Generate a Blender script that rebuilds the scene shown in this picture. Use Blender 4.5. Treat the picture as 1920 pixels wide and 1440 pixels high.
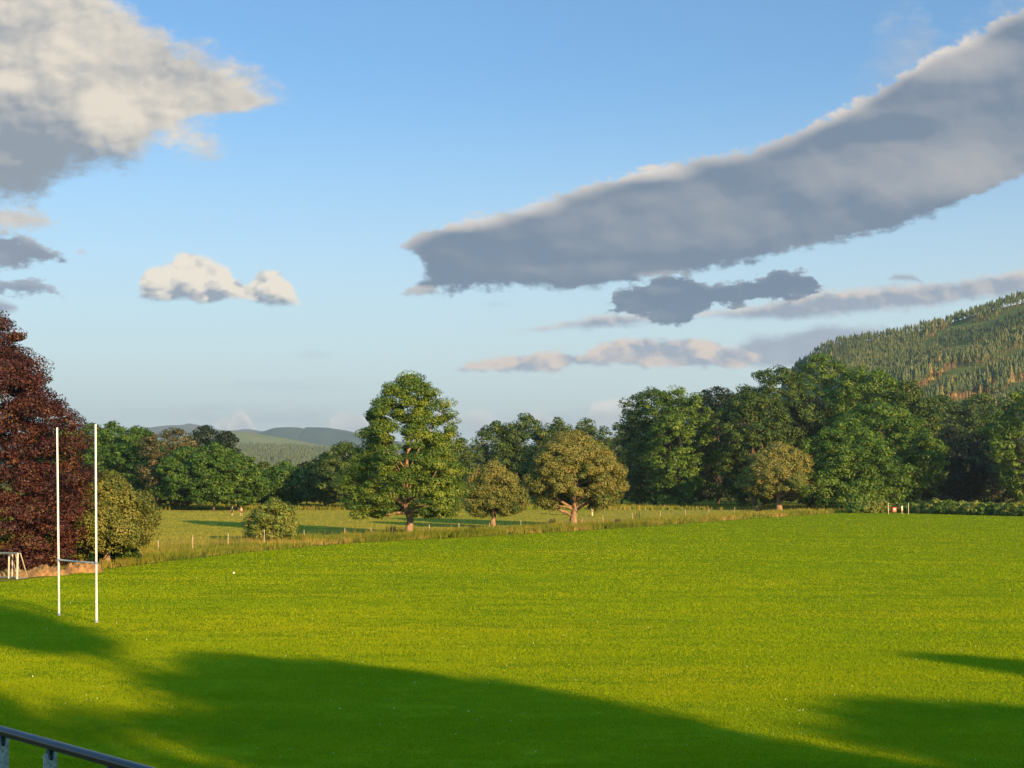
import bpy, bmesh, math, random
import numpy as np
from mathutils import Vector, Matrix

for o in list(bpy.data.objects): bpy.data.objects.remove(o)
S = bpy.context.scene
COL = S.collection
R = math.radians

# ------------------------------------------------------------------ camera, sky, sun, exposure
F = 2900.0; HOR = 895.0; CH = 7.4           # focal length and horizon in photo pixels, eye height above the pitch
cam = bpy.data.cameras.new("camera"); camo = bpy.data.objects.new("camera", cam); COL.objects.link(camo)
cam.sensor_width = 36.0; cam.lens = 36.0 * F / 1920.0
cam.clip_start = 0.2; cam.clip_end = 40000.0
camo.location = (0, 0, CH); camo.rotation_euler = (R(90) + math.atan((HOR - 720) / F), 0, 0)
S.camera = camo

SUN_EL = R(14.0); SUN_AZ = R(31.0)           # sun behind the camera, 31 degrees to its right
sdir = Vector((math.sin(SUN_AZ) * math.cos(SUN_EL), -math.cos(SUN_AZ) * math.cos(SUN_EL), math.sin(SUN_EL)))
sl = bpy.data.lights.new("sun", 'SUN'); so = bpy.data.objects.new("sun", sl); COL.objects.link(so)
sl.energy = 5.0; sl.angle = R(0.55); sl.color = (1.0, 0.63, 0.29)
so.rotation_euler = sdir.to_track_quat('Z', 'Y').to_euler(); so.location = (60, -100, 60)

S.view_settings.view_transform = 'Standard'; S.view_settings.look = 'None'
S.view_settings.gamma = 1.0; S.view_settings.use_curve_mapping = False
S.view_settings.exposure = 1.25
S.cycles.max_bounces = 6; S.cycles.diffuse_bounces = 3; S.cycles.transmission_bounces = 3
S.cycles.transparent_max_bounces = 8; S.cycles.volume_bounces = 0

world = bpy.data.worlds.new("World"); S.world = world; world.use_nodes = True


class NT:
    """small helper for writing node maths"""
    def __init__(s, nt): s.nt = nt; nt.nodes.clear()
    def n(s, t, **kw):
        x = s.nt.nodes.new(t)
        for k, v in kw.items(): setattr(x, k, v)
        return x
    def link(s, a, b): s.nt.links.new(a, b)
    def put(s, sock, v):
        if isinstance(v, bpy.types.NodeSocket): s.link(v, sock)
        else: sock.default_value = v
    def m(s, op, a, b=0.0, c=0.0, clamp=False):
        x = s.n('ShaderNodeMath', operation=op, use_clamp=clamp)
        s.put(x.inputs[0], a); s.put(x.inputs[1], b); s.put(x.inputs[2], c)
        return x.outputs[0]
    def add(s, a, b): return s.m('ADD', a, b)
    def sub(s, a, b): return s.m('SUBTRACT', a, b)
    def mul(s, a, b): return s.m('MULTIPLY', a, b)
    def div(s, a, b): return s.m('DIVIDE', a, b)
    def sstep(s, v, lo, hi):
        x = s.n('ShaderNodeMapRange', interpolation_type='SMOOTHSTEP')
        s.put(x.inputs[0], v); s.put(x.inputs[1], lo); s.put(x.inputs[2], hi)
        return x.outputs[0]
    def lin(s, v, lo, hi, a=0.0, b=1.0):
        x = s.n('ShaderNodeMapRange'); s.put(x.inputs[0], v)
        for i, q in enumerate((lo, hi, a, b)): s.put(x.inputs[i + 1], q)
        return x.outputs[0]
    def mix(s, f, a, b):
        x = s.n('ShaderNodeMix', data_type='RGBA'); s.put(x.inputs[0], f)
        for i, v in ((6, a), (7, b)):
            if isinstance(v, tuple) and len(v) == 3: v = v + (1,)
            s.put(x.inputs[i], v)
        return x.outputs[2]
    def xyz(s, x=0.0, y=0.0, z=0.0):
        c = s.n('ShaderNodeCombineXYZ'); s.put(c.inputs[0], x); s.put(c.inputs[1], y); s.put(c.inputs[2], z)
        return c.outputs[0]
    def noise(s, vec, scale, detail=4, rough=0.5, dist=0.0):
        x = s.n('ShaderNodeTexNoise'); s.put(x.inputs['Vector'], vec)
        x.inputs['Scale'].default_value = scale; x.inputs['Detail'].default_value = detail
        x.inputs['Roughness'].default_value = rough; x.inputs['Distortion'].default_value = dist
        return x
    def ramp(s, f, stops):
        x = s.n('ShaderNodeValToRGB'); s.put(x.inputs[0], f); e = x.color_ramp.elements
        while len(e) < len(stops): e.new(0.5)
        for el, (p, c) in zip(e, stops): el.position = p; el.color = tuple(c) + (1,)
        return x.outputs[0]


def build_sky():
    w = NT(world.node_tree)
    out = w.n('ShaderNodeOutputWorld'); bg = w.n('ShaderNodeBackground'); w.link(bg.outputs[0], out.inputs[0])
    sky = w.n('ShaderNodeTexSky', sky_type='NISHITA', sun_disc=False)
    sky.sun_elevation = SUN_EL
    sky.sun_rotation = math.atan2(sdir.x, sdir.y)
    sky.altitude = 100; sky.air_density = 1.0; sky.dust_density = 0.6; sky.ozone_density = 2.0
    K = 0.10
    bg.inputs[1].default_value = K
    tc = w.n('ShaderNodeTexCoord'); sp = w.n('ShaderNodeSeparateXYZ'); w.link(tc.outputs['Generated'], sp.inputs[0])
    dx, dy, dz = sp.outputs
    front = w.m('GREATER_THAN', dy, 0.15)
    dys = w.m('MAXIMUM', dy, 0.15)
    # directions of the sky, written as bearings in thousandths (x to the right, y downwards)
    X0 = w.add(w.mul(w.div(dx, dys), F / 1000), 0.96)
    Y0 = w.sub(HOR / 1000 + 0.008, w.mul(w.div(dz, dys), F / 1000 * 0.985))
    P = w.xyz(X0, w.mul(Y0, 1.7), 0.0)
    wn = w.noise(P, 5.0, 5, 0.55)
    ws = w.n('ShaderNodeSeparateColor'); w.link(wn.outputs['Color'], ws.inputs[0])
    X = w.add(X0, w.mul(w.sub(ws.outputs[0], 0.5), 0.034))
    Y = w.add(Y0, w.mul(w.sub(ws.outputs[1], 0.5), 0.026))
    PP = w.xyz(X, w.mul(Y, 1.5), 3.3)
    fb = w.noise(PP, 9.0, 9, 0.62).outputs['Fac']
    PQ = w.xyz(w.add(X, 0.012), w.mul(w.sub(Y, 0.013), 1.5), 3.3)
    fb1 = w.noise(PP, 7.0, 4, 0.5).outputs['Fac']
    fb2 = w.noise(PQ, 7.0, 4, 0.5).outputs['Fac']
    def puff(vec):
        v = w.n('ShaderNodeTexVoronoi', feature='F1'); w.put(v.inputs['Vector'], vec)
        v.inputs['Scale'].default_value = 15.0;
        v.inputs['Detail'].default_value = 2.0; v.inputs['Roughness'].default_value = .55
        return v.outputs['Distance']
    W3 = w.noise(PP, 22.0, 3, .5); s3 = w.n('ShaderNodeSeparateColor'); w.link(W3.outputs['Color'], s3.inputs[0])
    jx = w.mul(w.sub(s3.outputs[0], .5), .03); jy = w.mul(w.sub(s3.outputs[1], .5), .03)
    h1 = puff(w.xyz(w.add(X, jx), w.mul(w.add(Y, jy), 1.35), 1.7)); h2 = puff(w.xyz(w.add(w.add(X, jx), .010), w.mul(w.add(w.add(Y, jy), -.012), 1.35), 1.7))
    L1 = w.noise(PP, 3.2, 3, .5).outputs['Fac']; L2 = w.noise(w.xyz(w.add(X, .03), w.mul(w.sub(Y, .034), 1.5), 3.3), 3.2, 3, .5).outputs['Fac']
    relief = w.mul(w.sub(fb1, fb2), 1.9); broad = w.mul(w.sub(L1, L2), 2.6)
    puffs = w.mul(w.sub(h2, h1), 1.9)
    fine = w.sub(w.noise(w.xyz(X, w.mul(Y, 1.6), 5.5), 30.0, 7, .62).outputs['Fac'], .5)
    wisp = w.noise(w.xyz(w.mul(X, 1.0), w.mul(Y, 3.0), 9.1), 26.0, 6, 0.65).outputs['Fac']
    edge_n = w.add(w.mul(w.sub(fb, 0.5), 1.2), w.mul(w.sub(wisp, 0.5), 0.5))

    def curve(pts):
        c = w.n('ShaderNodeFloatCurve'); cv = c.mapping.curves[0]
        pts = [((x + 300) / 2700.0, (y + 400) / 1500.0) for x, y in pts]
        while len(cv.points) < len(pts): cv.points.new(0.5, 0.5)
        for q, (a, b) in zip(cv.points, pts): q.location = (a, b); q.handle_type = 'AUTO_CLAMPED'
        c.mapping.extend = 'HORIZONTAL'; c.mapping.update()
        w.put(c.inputs['Value'], w.m('DIVIDE', w.add(X, 0.3), 2.7))
        return w.sub(w.mul(c.outputs[0], 1.5), 0.4)

    def curve_y(pts):
        c = w.n('ShaderNodeFloatCurve'); cv = c.mapping.curves[0]
        pts = [((y + 400) / 1500.0, (x + 300) / 2700.0) for y, x in pts]
        while len(cv.points) < len(pts): cv.points.new(0.5, 0.5)
        for q, (a, b) in zip(cv.points, pts): q.location = (a, b); q.handle_type = 'AUTO_CLAMPED'
        c.mapping.extend = 'HORIZONTAL'; c.mapping.update()
        w.put(c.inputs['Value'], w.m('DIVIDE', w.add(Y, 0.4), 1.5))
        return w.sub(w.mul(c.outputs[0], 2.7), 0.3)

    # sky colour: the Nishita sky, paler towards the horizon as the low air scatters more
    tint = w.n('ShaderNodeMix', data_type='RGBA', blend_type='MULTIPLY'); tint.inputs[0].default_value = 1.0
    w.link(sky.outputs[0], tint.inputs[6]); tint.inputs[7].default_value = (SKT[0], SKT[1], SKT[2], 1)
    col = tint.outputs[2]
    # added blue-green fill light overhead and behind the viewpoint, lifts the shaded grass
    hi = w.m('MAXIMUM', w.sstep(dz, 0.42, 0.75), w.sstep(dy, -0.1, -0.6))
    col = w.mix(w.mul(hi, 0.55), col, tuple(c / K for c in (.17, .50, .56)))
    hz = w.sstep(dz, 0.27, -0.02)
    col = w.mix(w.mul(hz, 0.92), col, tuple(c / K for c in SKY_LOW))

    def cloud(top, bot, bright, dark, rim=0.03, edge=0.02, amp=0.05, opac=1.0, relk=1.0, spots=(), base=0.0, rimamt=None, fk=0.5, pk=0.3, bk=None, left=None, right=None):
        nonlocal col
        t = curve(top); b = curve(bot)
        dt = w.sub(Y, t); db = w.sub(b, Y)
        x0 = (min(p[0] for p in top)) / 1000; x1 = (max(p[0] for p in top)) / 1000
        d = w.m('MINIMUM', dt, db)
        d = w.m('MINIMUM', d, w.mul(w.m('MINIMUM', w.sub(X, x0), w.sub(x1, X)), 0.7))
        if left: d = w.m('MINIMUM', d, w.mul(w.sub(X, curve_y(left)), .8))
        if right: d = w.m('MINIMUM', d, w.mul(w.sub(curve_y(right), X), .8))
        dn = w.add(d, w.add(w.mul(edge_n, amp * (1 - fk)), w.mul(fine, amp * fk * 1.6)))
        mk = w.mul(w.sstep(dn, 0.0, edge), opac)
        mk = w.mul(mk, front)
        # amount of light: high at the upper rim, falling downwards, with relief of the billows
        ra = 1 - base if rimamt is None else rimamt
        lt = w.add(base, w.mul(w.sstep(dt, rim, 0.0), ra))
        lt = w.add(lt, w.add(w.mul(relief, relk), w.add(w.mul(broad, relk if bk is None else bk), w.mul(puffs, pk))))
        for (cx, cy, rx, ry, a) in spots:
            q = w.add(w.m('POWER', w.div(w.sub(X, cx / 1000), rx / 1000), 2.0), w.m('POWER', w.div(w.sub(Y, cy / 1000), ry / 1000), 2.0))
            lt = w.add(lt, w.mul(w.sstep(q, 1.3, 0.0), a))
        lt = w.m('MULTIPLY', lt, 1.0, clamp=True)
        cc = w.mix(lt, tuple(c / K for c in dark), tuple(c / K for c in bright))
        col = w.mix(mk, col, cc)

    E = 2 ** -S.view_settings.exposure
    def c8(r, g, b):
        f = lambda v: ((v / 255 + 0.055) / 1.055) ** 2.4 * E if v > 10 else 0
        return (f(r), f(g), f(b))
    # thin veils near the horizon
    cloud([(300, 770), (500, 762), (800, 775), (1000, 765), (1300, 755)], [(300, 800), (500, 830), (800, 850), (1000, 850), (1300, 850)],
          c8(222, 214, 210), c8(196, 204, 212), rim=0.03, edge=0.05, amp=0.07, opac=0.5)
    for (xa, xb, y0, h, o) in ((345, 480, 774, 10, .5), (530, 655, 676, 12, .45), (880, 985, 580, 10, .5), (960, 1110, 725, 8, .35), (300, 760, 735, 16, .2)):
        cloud([(xa, y0), ((xa + xb) / 2, y0 - h), (xb, y0)], [(xa, y0), ((xa + xb) / 2, y0 + h), (xb, y0)],
              c8(196, 208, 220), c8(176, 192, 210), edge=0.02, amp=0.02, opac=o)
    # small heaped clouds on the horizon
    for (xa, xb, yt, yb, o) in ((405, 437, 782, 812, .95), (430, 472, 777, 812, .95), (612, 690, 776, 820, .8), (835, 930, 768, 800, .55), (985, 1035, 770, 800, .6), (1110, 1215, 754, 800, .7)):
        xm = (xa + xb) / 2
        cloud([(xa - 8, yb), (xa + 6, yt + 12), (xm, yt), (xb - 8, yt + 10), (xb + 8, yb)], [(xa - 8, yb + 12), (xb + 8, yb + 12)],
    tuple(v * 1.25 for v in c8(255, 240, 226)), c8(224, 218, 218), rim=0.04, edge=0.012, amp=0.034, fk=.8, opac=o * .85)
    # grey sheet by the hill and the long low bank of heaps
    cloud([(1360, 660), (1410, 636), (1480, 630), (1550, 616), (1640, 620), (1800, 610)], [(1360, 690), (1450, 705), (1550, 700), (1800, 720)],
          c8(190, 200, 214), c8(168, 178, 196), rim=0.02, edge=0.02, amp=0.03, opac=.95)
    cloud([(850, 700), (880, 683), (950, 675), (1000, 668), (1045, 662), (1090, 670), (1130, 650), (1200, 640), (1300, 640), (1370, 652), (1430, 670)],
          [(850, 708), (950, 712), (1030, 716), (1090, 700), (1180, 704), (1290, 706), (1370, 706), (1430, 690)],
          c8(240, 222, 208), c8(172, 182, 198), rim=0.03, edge=0.014, amp=0.035, relk=.9, base=0.12, pk=.9,
          spots=((910, 692, 60, 18, .5), (1040, 690, 40, 18, .3), (1150, 678, 45, 22, .5), (1310, 668, 55, 20, .7), (1230, 690, 80, 14, .4), (1240, 655, 70, 14, -.5), (1075, 685, 35, 25, -.4)))
    # streak running behind the dark cloud towards the hill
    cloud([(950, 628), (1050, 612), (1120, 600), (1180, 598), (1300, 592), (1400, 580), (1540, 556), (1650, 545), (1750, 535), (1850, 520), (1930, 508), (2100, 480)],
          [(950, 632), (1100, 636), (1180, 632), (1320, 618), (1500, 618), (1620, 610), (1750, 596), (1920, 570), (2100, 550)],
          c8(226, 216, 208), c8(160, 172, 190), rim=0.03, edge=0.02, amp=0.03, relk=.6, base=0.05, pk=.5,
          spots=((1610, 562, 50, 16, .4), (1430, 605, 90, 12, -.3), (1340, 598, 60, 12, .3)))
    cloud([(1668, 540), (1690, 524), (1715, 526), (1735, 541)], [(1668, 543), (1735, 546)], c8(176, 184, 196), c8(132, 146, 166), edge=0.012, amp=0.014)
    # dark ragged cloud
    cloud([(1145, 580), (1165, 548), (1200, 541), (1250, 520), (1300, 528), (1330, 545), (1380, 536), (1435, 530), (1462, 516), (1495, 514), (1525, 528), (1540, 560)],
          [(1145, 600), (1200, 612), (1260, 626), (1300, 616), (1330, 594), (1400, 588), (1450, 580), (1500, 578), (1540, 572)],
          c8(150, 160, 174), c8(112, 132, 156), rim=0.02, edge=0.010, amp=0.05, relk=.5, fk=.8, pk=.5,
          spots=((1215, 557, 40, 14, .6),))
    # long grey cloud climbing to the right
    cloud([(1590, 190), (1630, 110), (1680, 20), (1740, 5), (1790, 60), (1850, 20), (1930, -40), (2200, -120)],
          [(1600, 220), (1700, 210), (1800, 190), (1930, 160), (2200, 60)],
          c8(196, 206, 216), c8(160, 182, 210), rim=0.05, edge=0.11, amp=0.20, opac=.75, fk=.35)
    cloud([(700, 476), (745, 464), (780, 445), (830, 422), (900, 410), (950, 404), (1010, 378), (1100, 350), (1170, 330), (1230, 318), (1320, 300), (1400, 286), (1470, 262), (1550, 226), (1620, 190), (1690, 148), (1750, 108), (1830, 70), (1930, 16), (2200, -100)],
          [(700, 572), (800, 570), (900, 562), (1000, 557), (1090, 564), (1140, 554), (1200, 544), (1300, 530), (1400, 512), (1500, 488), (1650, 454), (1750, 424), (1850, 384), (1930, 350), (2200, 290)],
          c8(232, 222, 212), c8(118, 136, 158), rim=0.040, edge=0.018, amp=0.050, relk=.07, bk=.32, base=0.02, rimamt=.78, pk=.05, fk=.7,
          left=[(400, 760), (440, 748), (465, 744), (485, 758), (510, 782), (535, 786), (552, 768), (566, 742), (590, 740)],
          spots=((870, 428, 80, 22, .4), (1190, 336, 130, 20, .5), (1000, 395, 60, 22, .3), (1690, 335, 230, 70, .24), (1860, 310, 140, 90, .18), (1800, 118, 150, 50, .38),
                 (1560, 225, 110, 45, .2), (1250, 430, 240, 60, .10), (775, 558, 28, 10, .7), (1250, 530, 60, 14, .3), (1640, 250, 160, 30, -.2), (1350, 380, 200, 25, .08), (1150, 520, 220, 22, .10)))
    cloud([(735, 568), (765, 552), (800, 546), (830, 552)], [(735, 570), (800, 570), (830, 566)], c8(216, 210, 206), c8(160, 172, 186), rim=.02, edge=.012, amp=.02, base=.3)
    # cumulus over the left treeline
    cloud([(250, 570), (258, 536), (276, 510), (310, 502), (348, 482), (388, 494), (424, 512), (446, 532), (464, 540), (476, 526), (502, 516), (534, 532), (556, 558), (566, 582)],
          [(252, 576), (300, 582), (335, 580), (375, 589), (410, 584), (440, 578), (470, 584), (510, 590), (562, 587)],
          c8(255, 243, 224), c8(158, 170, 184), rim=0.085, edge=0.013, amp=0.024, relk=.5, base=0.0, pk=.9, fk=.6,
          spots=((345, 540, 80, 24, .45), (510, 552, 40, 20, .3), (470, 560, 14, 20, -.35), (262, 560, 16, 18, -.35), (380, 583, 150, 9, -.3)))
    # clouds at the left edge
    cloud([(-300, 560), (0, 566), (20, 572), (40, 590)], [(-300, 600), (0, 606), (40, 596)], c8(182, 190, 202), c8(158, 170, 188), edge=0.015, amp=0.02)
    cloud([(-300, 520), (0, 528), (30, 526), (70, 533), (100, 555), (120, 570)], [(-300, 560), (0, 566), (60, 570), (90, 572), (120, 580)],
          c8(178, 188, 200), c8(146, 160, 180), edge=0.012, amp=0.05, relk=.5, fk=.8)
    cloud([(-300, 420), (0, 440), (50, 448), (80, 470), (112, 480), (122, 492)], [(-300, 520), (0, 518), (60, 512), (122, 505)],
          c8(186, 192, 200), c8(140, 152, 170), rim=0.02, edge=0.016, amp=0.055, relk=.5, fk=.75)
    cloud([(130, 484), (145, 473), (160, 490)], [(130, 488), (160, 496)], c8(216, 212, 208), c8(190, 196, 204), edge=0.012, amp=0.012, opac=.8)
    cloud([(-300, 380), (0, 390), (60, 394), (95, 412), (118, 424)], [(-300, 450), (0, 452), (80, 446), (118, 434)],
          c8(222, 214, 204), c8(176, 184, 190), rim=0.09, edge=0.03, amp=0.05, relk=.5, fk=.7)
    cloud([(-300, -200), (0, -120), (140, -60), (210, -15), (260, 22), (320, 55), (390, 84), (440, 108), (480, 134), (520, 160), (620, 190)],
          [(-300, 440), (0, 414), (60, 408), (110, 370), (180, 342), (230, 350), (300, 316), (380, 322), (440, 322), (620, 322)],
          c8(238, 226, 208), c8(146, 156, 168), rim=0.60, edge=0.065, amp=0.12, relk=.34, bk=.75, base=0.76, rimamt=0.0, fk=.45, pk=.22,
          right=[(80, 500), (120, 480), (150, 498), (175, 528), (200, 545), (214, 520), (226, 440), (245, 402), (275, 412), (300, 416), (325, 390)],
          spots=((115, 110, 60, 80, .30), (195, 225, 70, 80, .48), (-20, 310, 300, 140, -.85), (60, 15, 230, 80, -.22), (15, 160, 45, 26, .35), (345, 275, 70, 34, .2), (170, 350, 180, 50, -.25), (290, 150, 120, 60, -.12)))
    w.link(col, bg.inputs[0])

SKT = (0.45, 0.605, 0.73)
SKY_LOW = (0.335, 0.375, 0.372)
build_sky()

# ------------------------------------------------------------------ helpers
def link(o, parent=None):
    COL.objects.link(o)
    if parent: o.parent = parent
    return o
def tag(o, label=None, cat=None, group=None, kind=None):
    if label: o['label'] = label
    if cat: o['category'] = cat
    if group: o['group'] = group
    if kind: o['kind'] = kind
    return o
def thing(name, label, cat, loc, rz=0.0, group=None):
    o = bpy.data.objects.new(name, None); o.empty_display_size = 0.3; link(o)
    o.location = loc; o.rotation_euler = (0, 0, rz)
    return tag(o, label, cat, group)
def np_mesh(name, V, Fc, mats, parent=None, tint=None, smooth=False, mi=None):
    """V (n,3); Fc (m,k) all polygons with k corners"""
    V = np.asarray(V, np.float32); Fc = np.asarray(Fc, np.int32)
    me = bpy.data.meshes.new(name)
    m, k = Fc.shape
    me.vertices.add(len(V)); me.vertices.foreach_set('co', V.ravel())
    me.loops.add(m * k); me.loops.foreach_set('vertex_index', Fc.ravel())
    me.polygons.add(m); me.polygons.foreach_set('loop_start', np.arange(0, m * k, k, dtype=np.int32))
    if smooth: me.polygons.foreach_set('use_smooth', np.ones(m, bool))
    if mi is not None: me.polygons.foreach_set('material_index', np.asarray(mi, np.int32))
    me.update(calc_edges=True)
    if tint is not None:
        a = me.attributes.new('tint', 'FLOAT', 'FACE'); a.data.foreach_set('value', np.asarray(tint, np.float32))
    for mt in (mats if isinstance(mats, (list, tuple)) else [mats]): me.materials.append(mt)
    return link(bpy.data.objects.new(name, me), parent)
def G(px, py, z=0.0):
    """point of the level z seen at photo position px, py"""
    D = F * (CH - z) / (py - HOR)
    return Vector(((px - 960) / F * D, D, z))
def at(px, D): return (px - 960) / F * D
def zat(py, D): return CH + (HOR - py) / F * D

class TubeMB:
    """collects tapered tubes and boxes in one mesh"""
    def __init__(s): s.V = []; s.Q = []
    def tube(s, pts, rad, n=8, cap=True):
        pts = [Vector(p) for p in pts]; b = len(s.V); k = len(pts)
        up = Vector((0.13, 0.21, 1)).normalized()
        for i, p in enumerate(pts):
            d = (pts[min(i + 1, k - 1)] - pts[max(i - 1, 0)]).normalized()
            a = d.cross(up)
            if a.length < 0.2: a = d.cross(Vector((1, 0, 0)))
            a.normalize(); c = d.cross(a).normalized()
            r = rad[i] if isinstance(rad, (list, tuple)) else rad
            for j in range(n):
                t = 2 * math.pi * j / n
                s.V.append(p + a * (r * math.cos(t)) + c * (r * math.sin(t)))
        for i in range(k - 1):
            for j in range(n):
                j2 = (j + 1) % n
                s.Q.append((b + i * n + j, b + i * n + j2, b + (i + 1) * n + j2, b + (i + 1) * n + j))
        if cap:
            for base, p in ((b, pts[0]), (b + (k - 1) * n, pts[-1])):
                ci = len(s.V); s.V.append(p)
                for j in range(0, n, 2):
                    s.Q.append((ci, base + j, base + (j + 1) % n, base + (j + 2) % n))
    def box(s, c, size, rz=0.0):
        b = len(s.V); c = Vector(c); M = Matrix.Rotation(rz, 3, 'Z')
        for z in (-.5, .5):
            for x, y in ((-.5, -.5), (.5, -.5), (.5, .5), (-.5, .5)):
                s.V.append(c + M @ Vector((x * size[0], y * size[1], z * size[2])))
        for q in ((0, 3, 2, 1), (4, 5, 6, 7), (0, 1, 5, 4), (1, 2, 6, 5), (2, 3, 7, 6), (3, 0, 4, 7)):
            s.Q.append(tuple(b + i for i in q))
    def build(s, name, mat, parent=None, smooth=True):
        return np_mesh(name, [tuple(v) for v in s.V], s.Q, mat, parent, smooth=smooth)

# ------------------------------------------------------------------ materials
def new_mat(name):
    m = bpy.data.materials.new(name); m.use_nodes = True
    w = NT(m.node_tree); out = w.n('ShaderNodeOutputMaterial')
    return m, w, out
def leaf_mat(name, stops, trans=0.22, rough=0.55, tcol=1.5):
    m, w, out = new_mat(name)
    at_ = w.n('ShaderNodeAttribute', attribute_name='tint')
    col = w.ramp(at_.outputs['Fac'], stops)
    p = w.n('ShaderNodeBsdfPrincipled'); w.link(col, p.inputs['Base Color']); p.inputs['Roughness'].default_value = rough
    p.inputs['Specular IOR Level'].default_value = 0.3
    t = w.n('ShaderNodeBsdfTranslucent')
    tc = w.n('ShaderNodeMix', data_type='RGBA', blend_type='MULTIPLY'); tc.inputs[0].default_value = 1
    w.link(col, tc.inputs[6]); tc.inputs[7].default_value = (tcol, tcol, tcol * .6, 1); w.link(tc.outputs[2], t.inputs[0])
    mx = w.n('ShaderNodeMixShader'); mx.inputs[0].default_value = trans
    w.link(p.outputs[0], mx.inputs[1]); w.link(t.outputs[0], mx.inputs[2]); w.link(mx.outputs[0], out.inputs[0])
    return m
def surf(name, c1, c2, scale=5.0, rough=0.7, metal=0.0, bump=0.0, stretch=(1, 1, 1), detail=5):
    m, w, out = new_mat(name)
    tc = w.n('ShaderNodeTexCoord'); mp = w.n('ShaderNodeMapping'); w.link(tc.outputs['Object'], mp.inputs[0]); mp.inputs['Scale'].default_value = stretch
    nz = w.noise(mp.outputs[0], scale, detail, 0.6)
    f = w.sstep(nz.outputs['Fac'], 0.3, 0.7)
    p = w.n('ShaderNodeBsdfPrincipled'); w.link(w.mix(f, c1, c2), p.inputs['Base Color'])
    p.inputs['Roughness'].default_value = rough; p.inputs['Metallic'].default_value = metal
    if bump:
        b = w.n('ShaderNodeBump'); b.inputs['Strength'].default_value = bump; b.inputs['Distance'].default_value = 0.05
        w.link(nz.outputs['Fac'], b.inputs['Height']); w.link(b.outputs[0], p.inputs['Normal'])
    w.link(p.outputs[0], out.inputs[0]); return m

def matte(name, c1, c2, scale):
    m, w, out = new_mat(name)
    g = w.n('ShaderNodeNewGeometry'); nz = w.noise(g.outputs['Position'], scale, 8, 0.65)
    d = w.n('ShaderNodeBsdfDiffuse'); w.link(w.mix(w.sstep(nz.outputs['Fac'], .35, .65), c1, c2), d.inputs[0])
    w.link(d.outputs[0], out.inputs[0]); return m
def grass_mat(name, stops, big=0.05, fine=1.2, trans=0.3, flecks=None):
    """turf colour varying with the place: broad patches plus fine mottling"""
    m, w, out = new_mat(name)
    g = w.n('ShaderNodeNewGeometry')
    n1 = w.noise(g.outputs['Position'], big, 4, 0.55).outputs['Fac']
    mp = w.n('ShaderNodeMapping'); w.link(g.outputs['Position'], mp.inputs[0]); mp.inputs['Scale'].default_value = (0.25, 1.0, 1); mp.inputs['Rotation'].default_value = (0, 0, R(-8))
    n2 = w.noise(mp.outputs[0], fine, 5, 0.7).outputs['Fac']
    n3 = w.noise(g.outputs['Position'], 9.0, 2, 0.6).outputs['Fac']
    mq = w.n('ShaderNodeMapping'); w.link(g.outputs['Position'], mq.inputs[0]); mq.inputs['Scale'].default_value = (0.012, 0.16, 1); mq.inputs['Rotation'].default_value = (0, 0, R(6))
    n4 = w.noise(mq.outputs[0], 1.0, 3, 0.5).outputs['Fac']
    f = w.add(w.add(w.mul(n1, 0.46), w.mul(n2, 0.17)), w.add(w.mul(n3, 0.04), w.mul(n4, .33)))
    at_ = w.n('ShaderNodeAttribute', attribute_name='tint')
    f = w.add(f, w.mul(w.sub(at_.outputs['Fac'], 0.5), 0.03))
    f = w.lin(f, 0.36, 0.64)
    col = w.ramp(f, stops)
    p = w.n('ShaderNodeBsdfDiffuse'); w.link(col, p.inputs[0])
    t = w.n('ShaderNodeBsdfTranslucent'); w.link(col, t.inputs[0])
    mx = w.n('ShaderNodeMixShader'); mx.inputs[0].default_value = trans
    w.link(p.outputs[0], mx.inputs[1]); w.link(t.outputs[0], mx.inputs[2]); w.link(mx.outputs[0], out.inputs[0])
    return m

M = {}
M['pitch'] = grass_mat('pitch_turf', [(0, (.15, .25, .008)), (.5, (.215, .292, .006)), (.85, (.265, .31, .008)), (1, (.32, .32, .02))], trans=0.35)
M['field'] = grass_mat('far_field_turf', [(0, (.14, .17, .025)), (.5, (.22, .215, .035)), (1, (.28, .24, .05))], big=0.03, fine=.5)
M['tall'] = grass_mat('long_grass', [(0, (.07, .12, .012)), (.4, (.16, .19, .025)), (.75, (.28, .23, .05)), (1, (.36, .25, .09))], big=0.09, fine=.35, trans=.4)
M['under'] = matte('turf_soil', (.10, .155, .005), (.15, .19, .006), .8)
M['under2'] = matte('field_soil', (.17, .18, .03), (.24, .22, .04), .3)
M['rough'] = matte('rough_ground', (.10, .11, .014), (.17, .14, .03), .2)
M['bark'] = surf('bark', (.13, .085, .050), (.28, .20, .125), 1.3, .9, bump=.6, stretch=(3, 3, .6))
M['bark_pale'] = surf('pale_bark', (.42, .33, .22), (.68, .58, .42), 2.0, .8, bump=.3)
M['bark_dark'] = surf('dark_bark', (.03, .025, .018), (.075, .06, .045), 1.3, .9, bump=.6, stretch=(3, 3, .6))
M['white'] = surf('white_paint', (.74, .72, .66), (.84, .82, .76), 1.5, .45, detail=3)
M['dull_white'] = surf('dull_white_paint', (.42, .37, .29), (.56, .50, .40), 1.5, .6)
M['galv'] = surf('galvanised_steel', (.20, .25, .31), (.42, .48, .55), 60, .55, .35, stretch=(1, 1, 1))
M['rail'] = surf('rail_paint', (.005, .007, .018), (.010, .014, .028), 12, .3)
M['wood'] = surf('weathered_wood', (.22, .17, .12), (.42, .34, .24), 4, .85)
M['earth'] = surf('bracken_litter', (.12, .065, .022), (.30, .17, .065), 2.6, .95, bump=1.0, detail=8)
M['wire'] = surf('fence_wire', (.2, .2, .2), (.3, .3, .3), 5, .5, .8)
M['L_syc'] = leaf_mat('sycamore_leaves', [(0, (.026, .066, .008)), (.5, (.080, .140, .013)), (1, (.17, .215, .024))])
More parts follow.
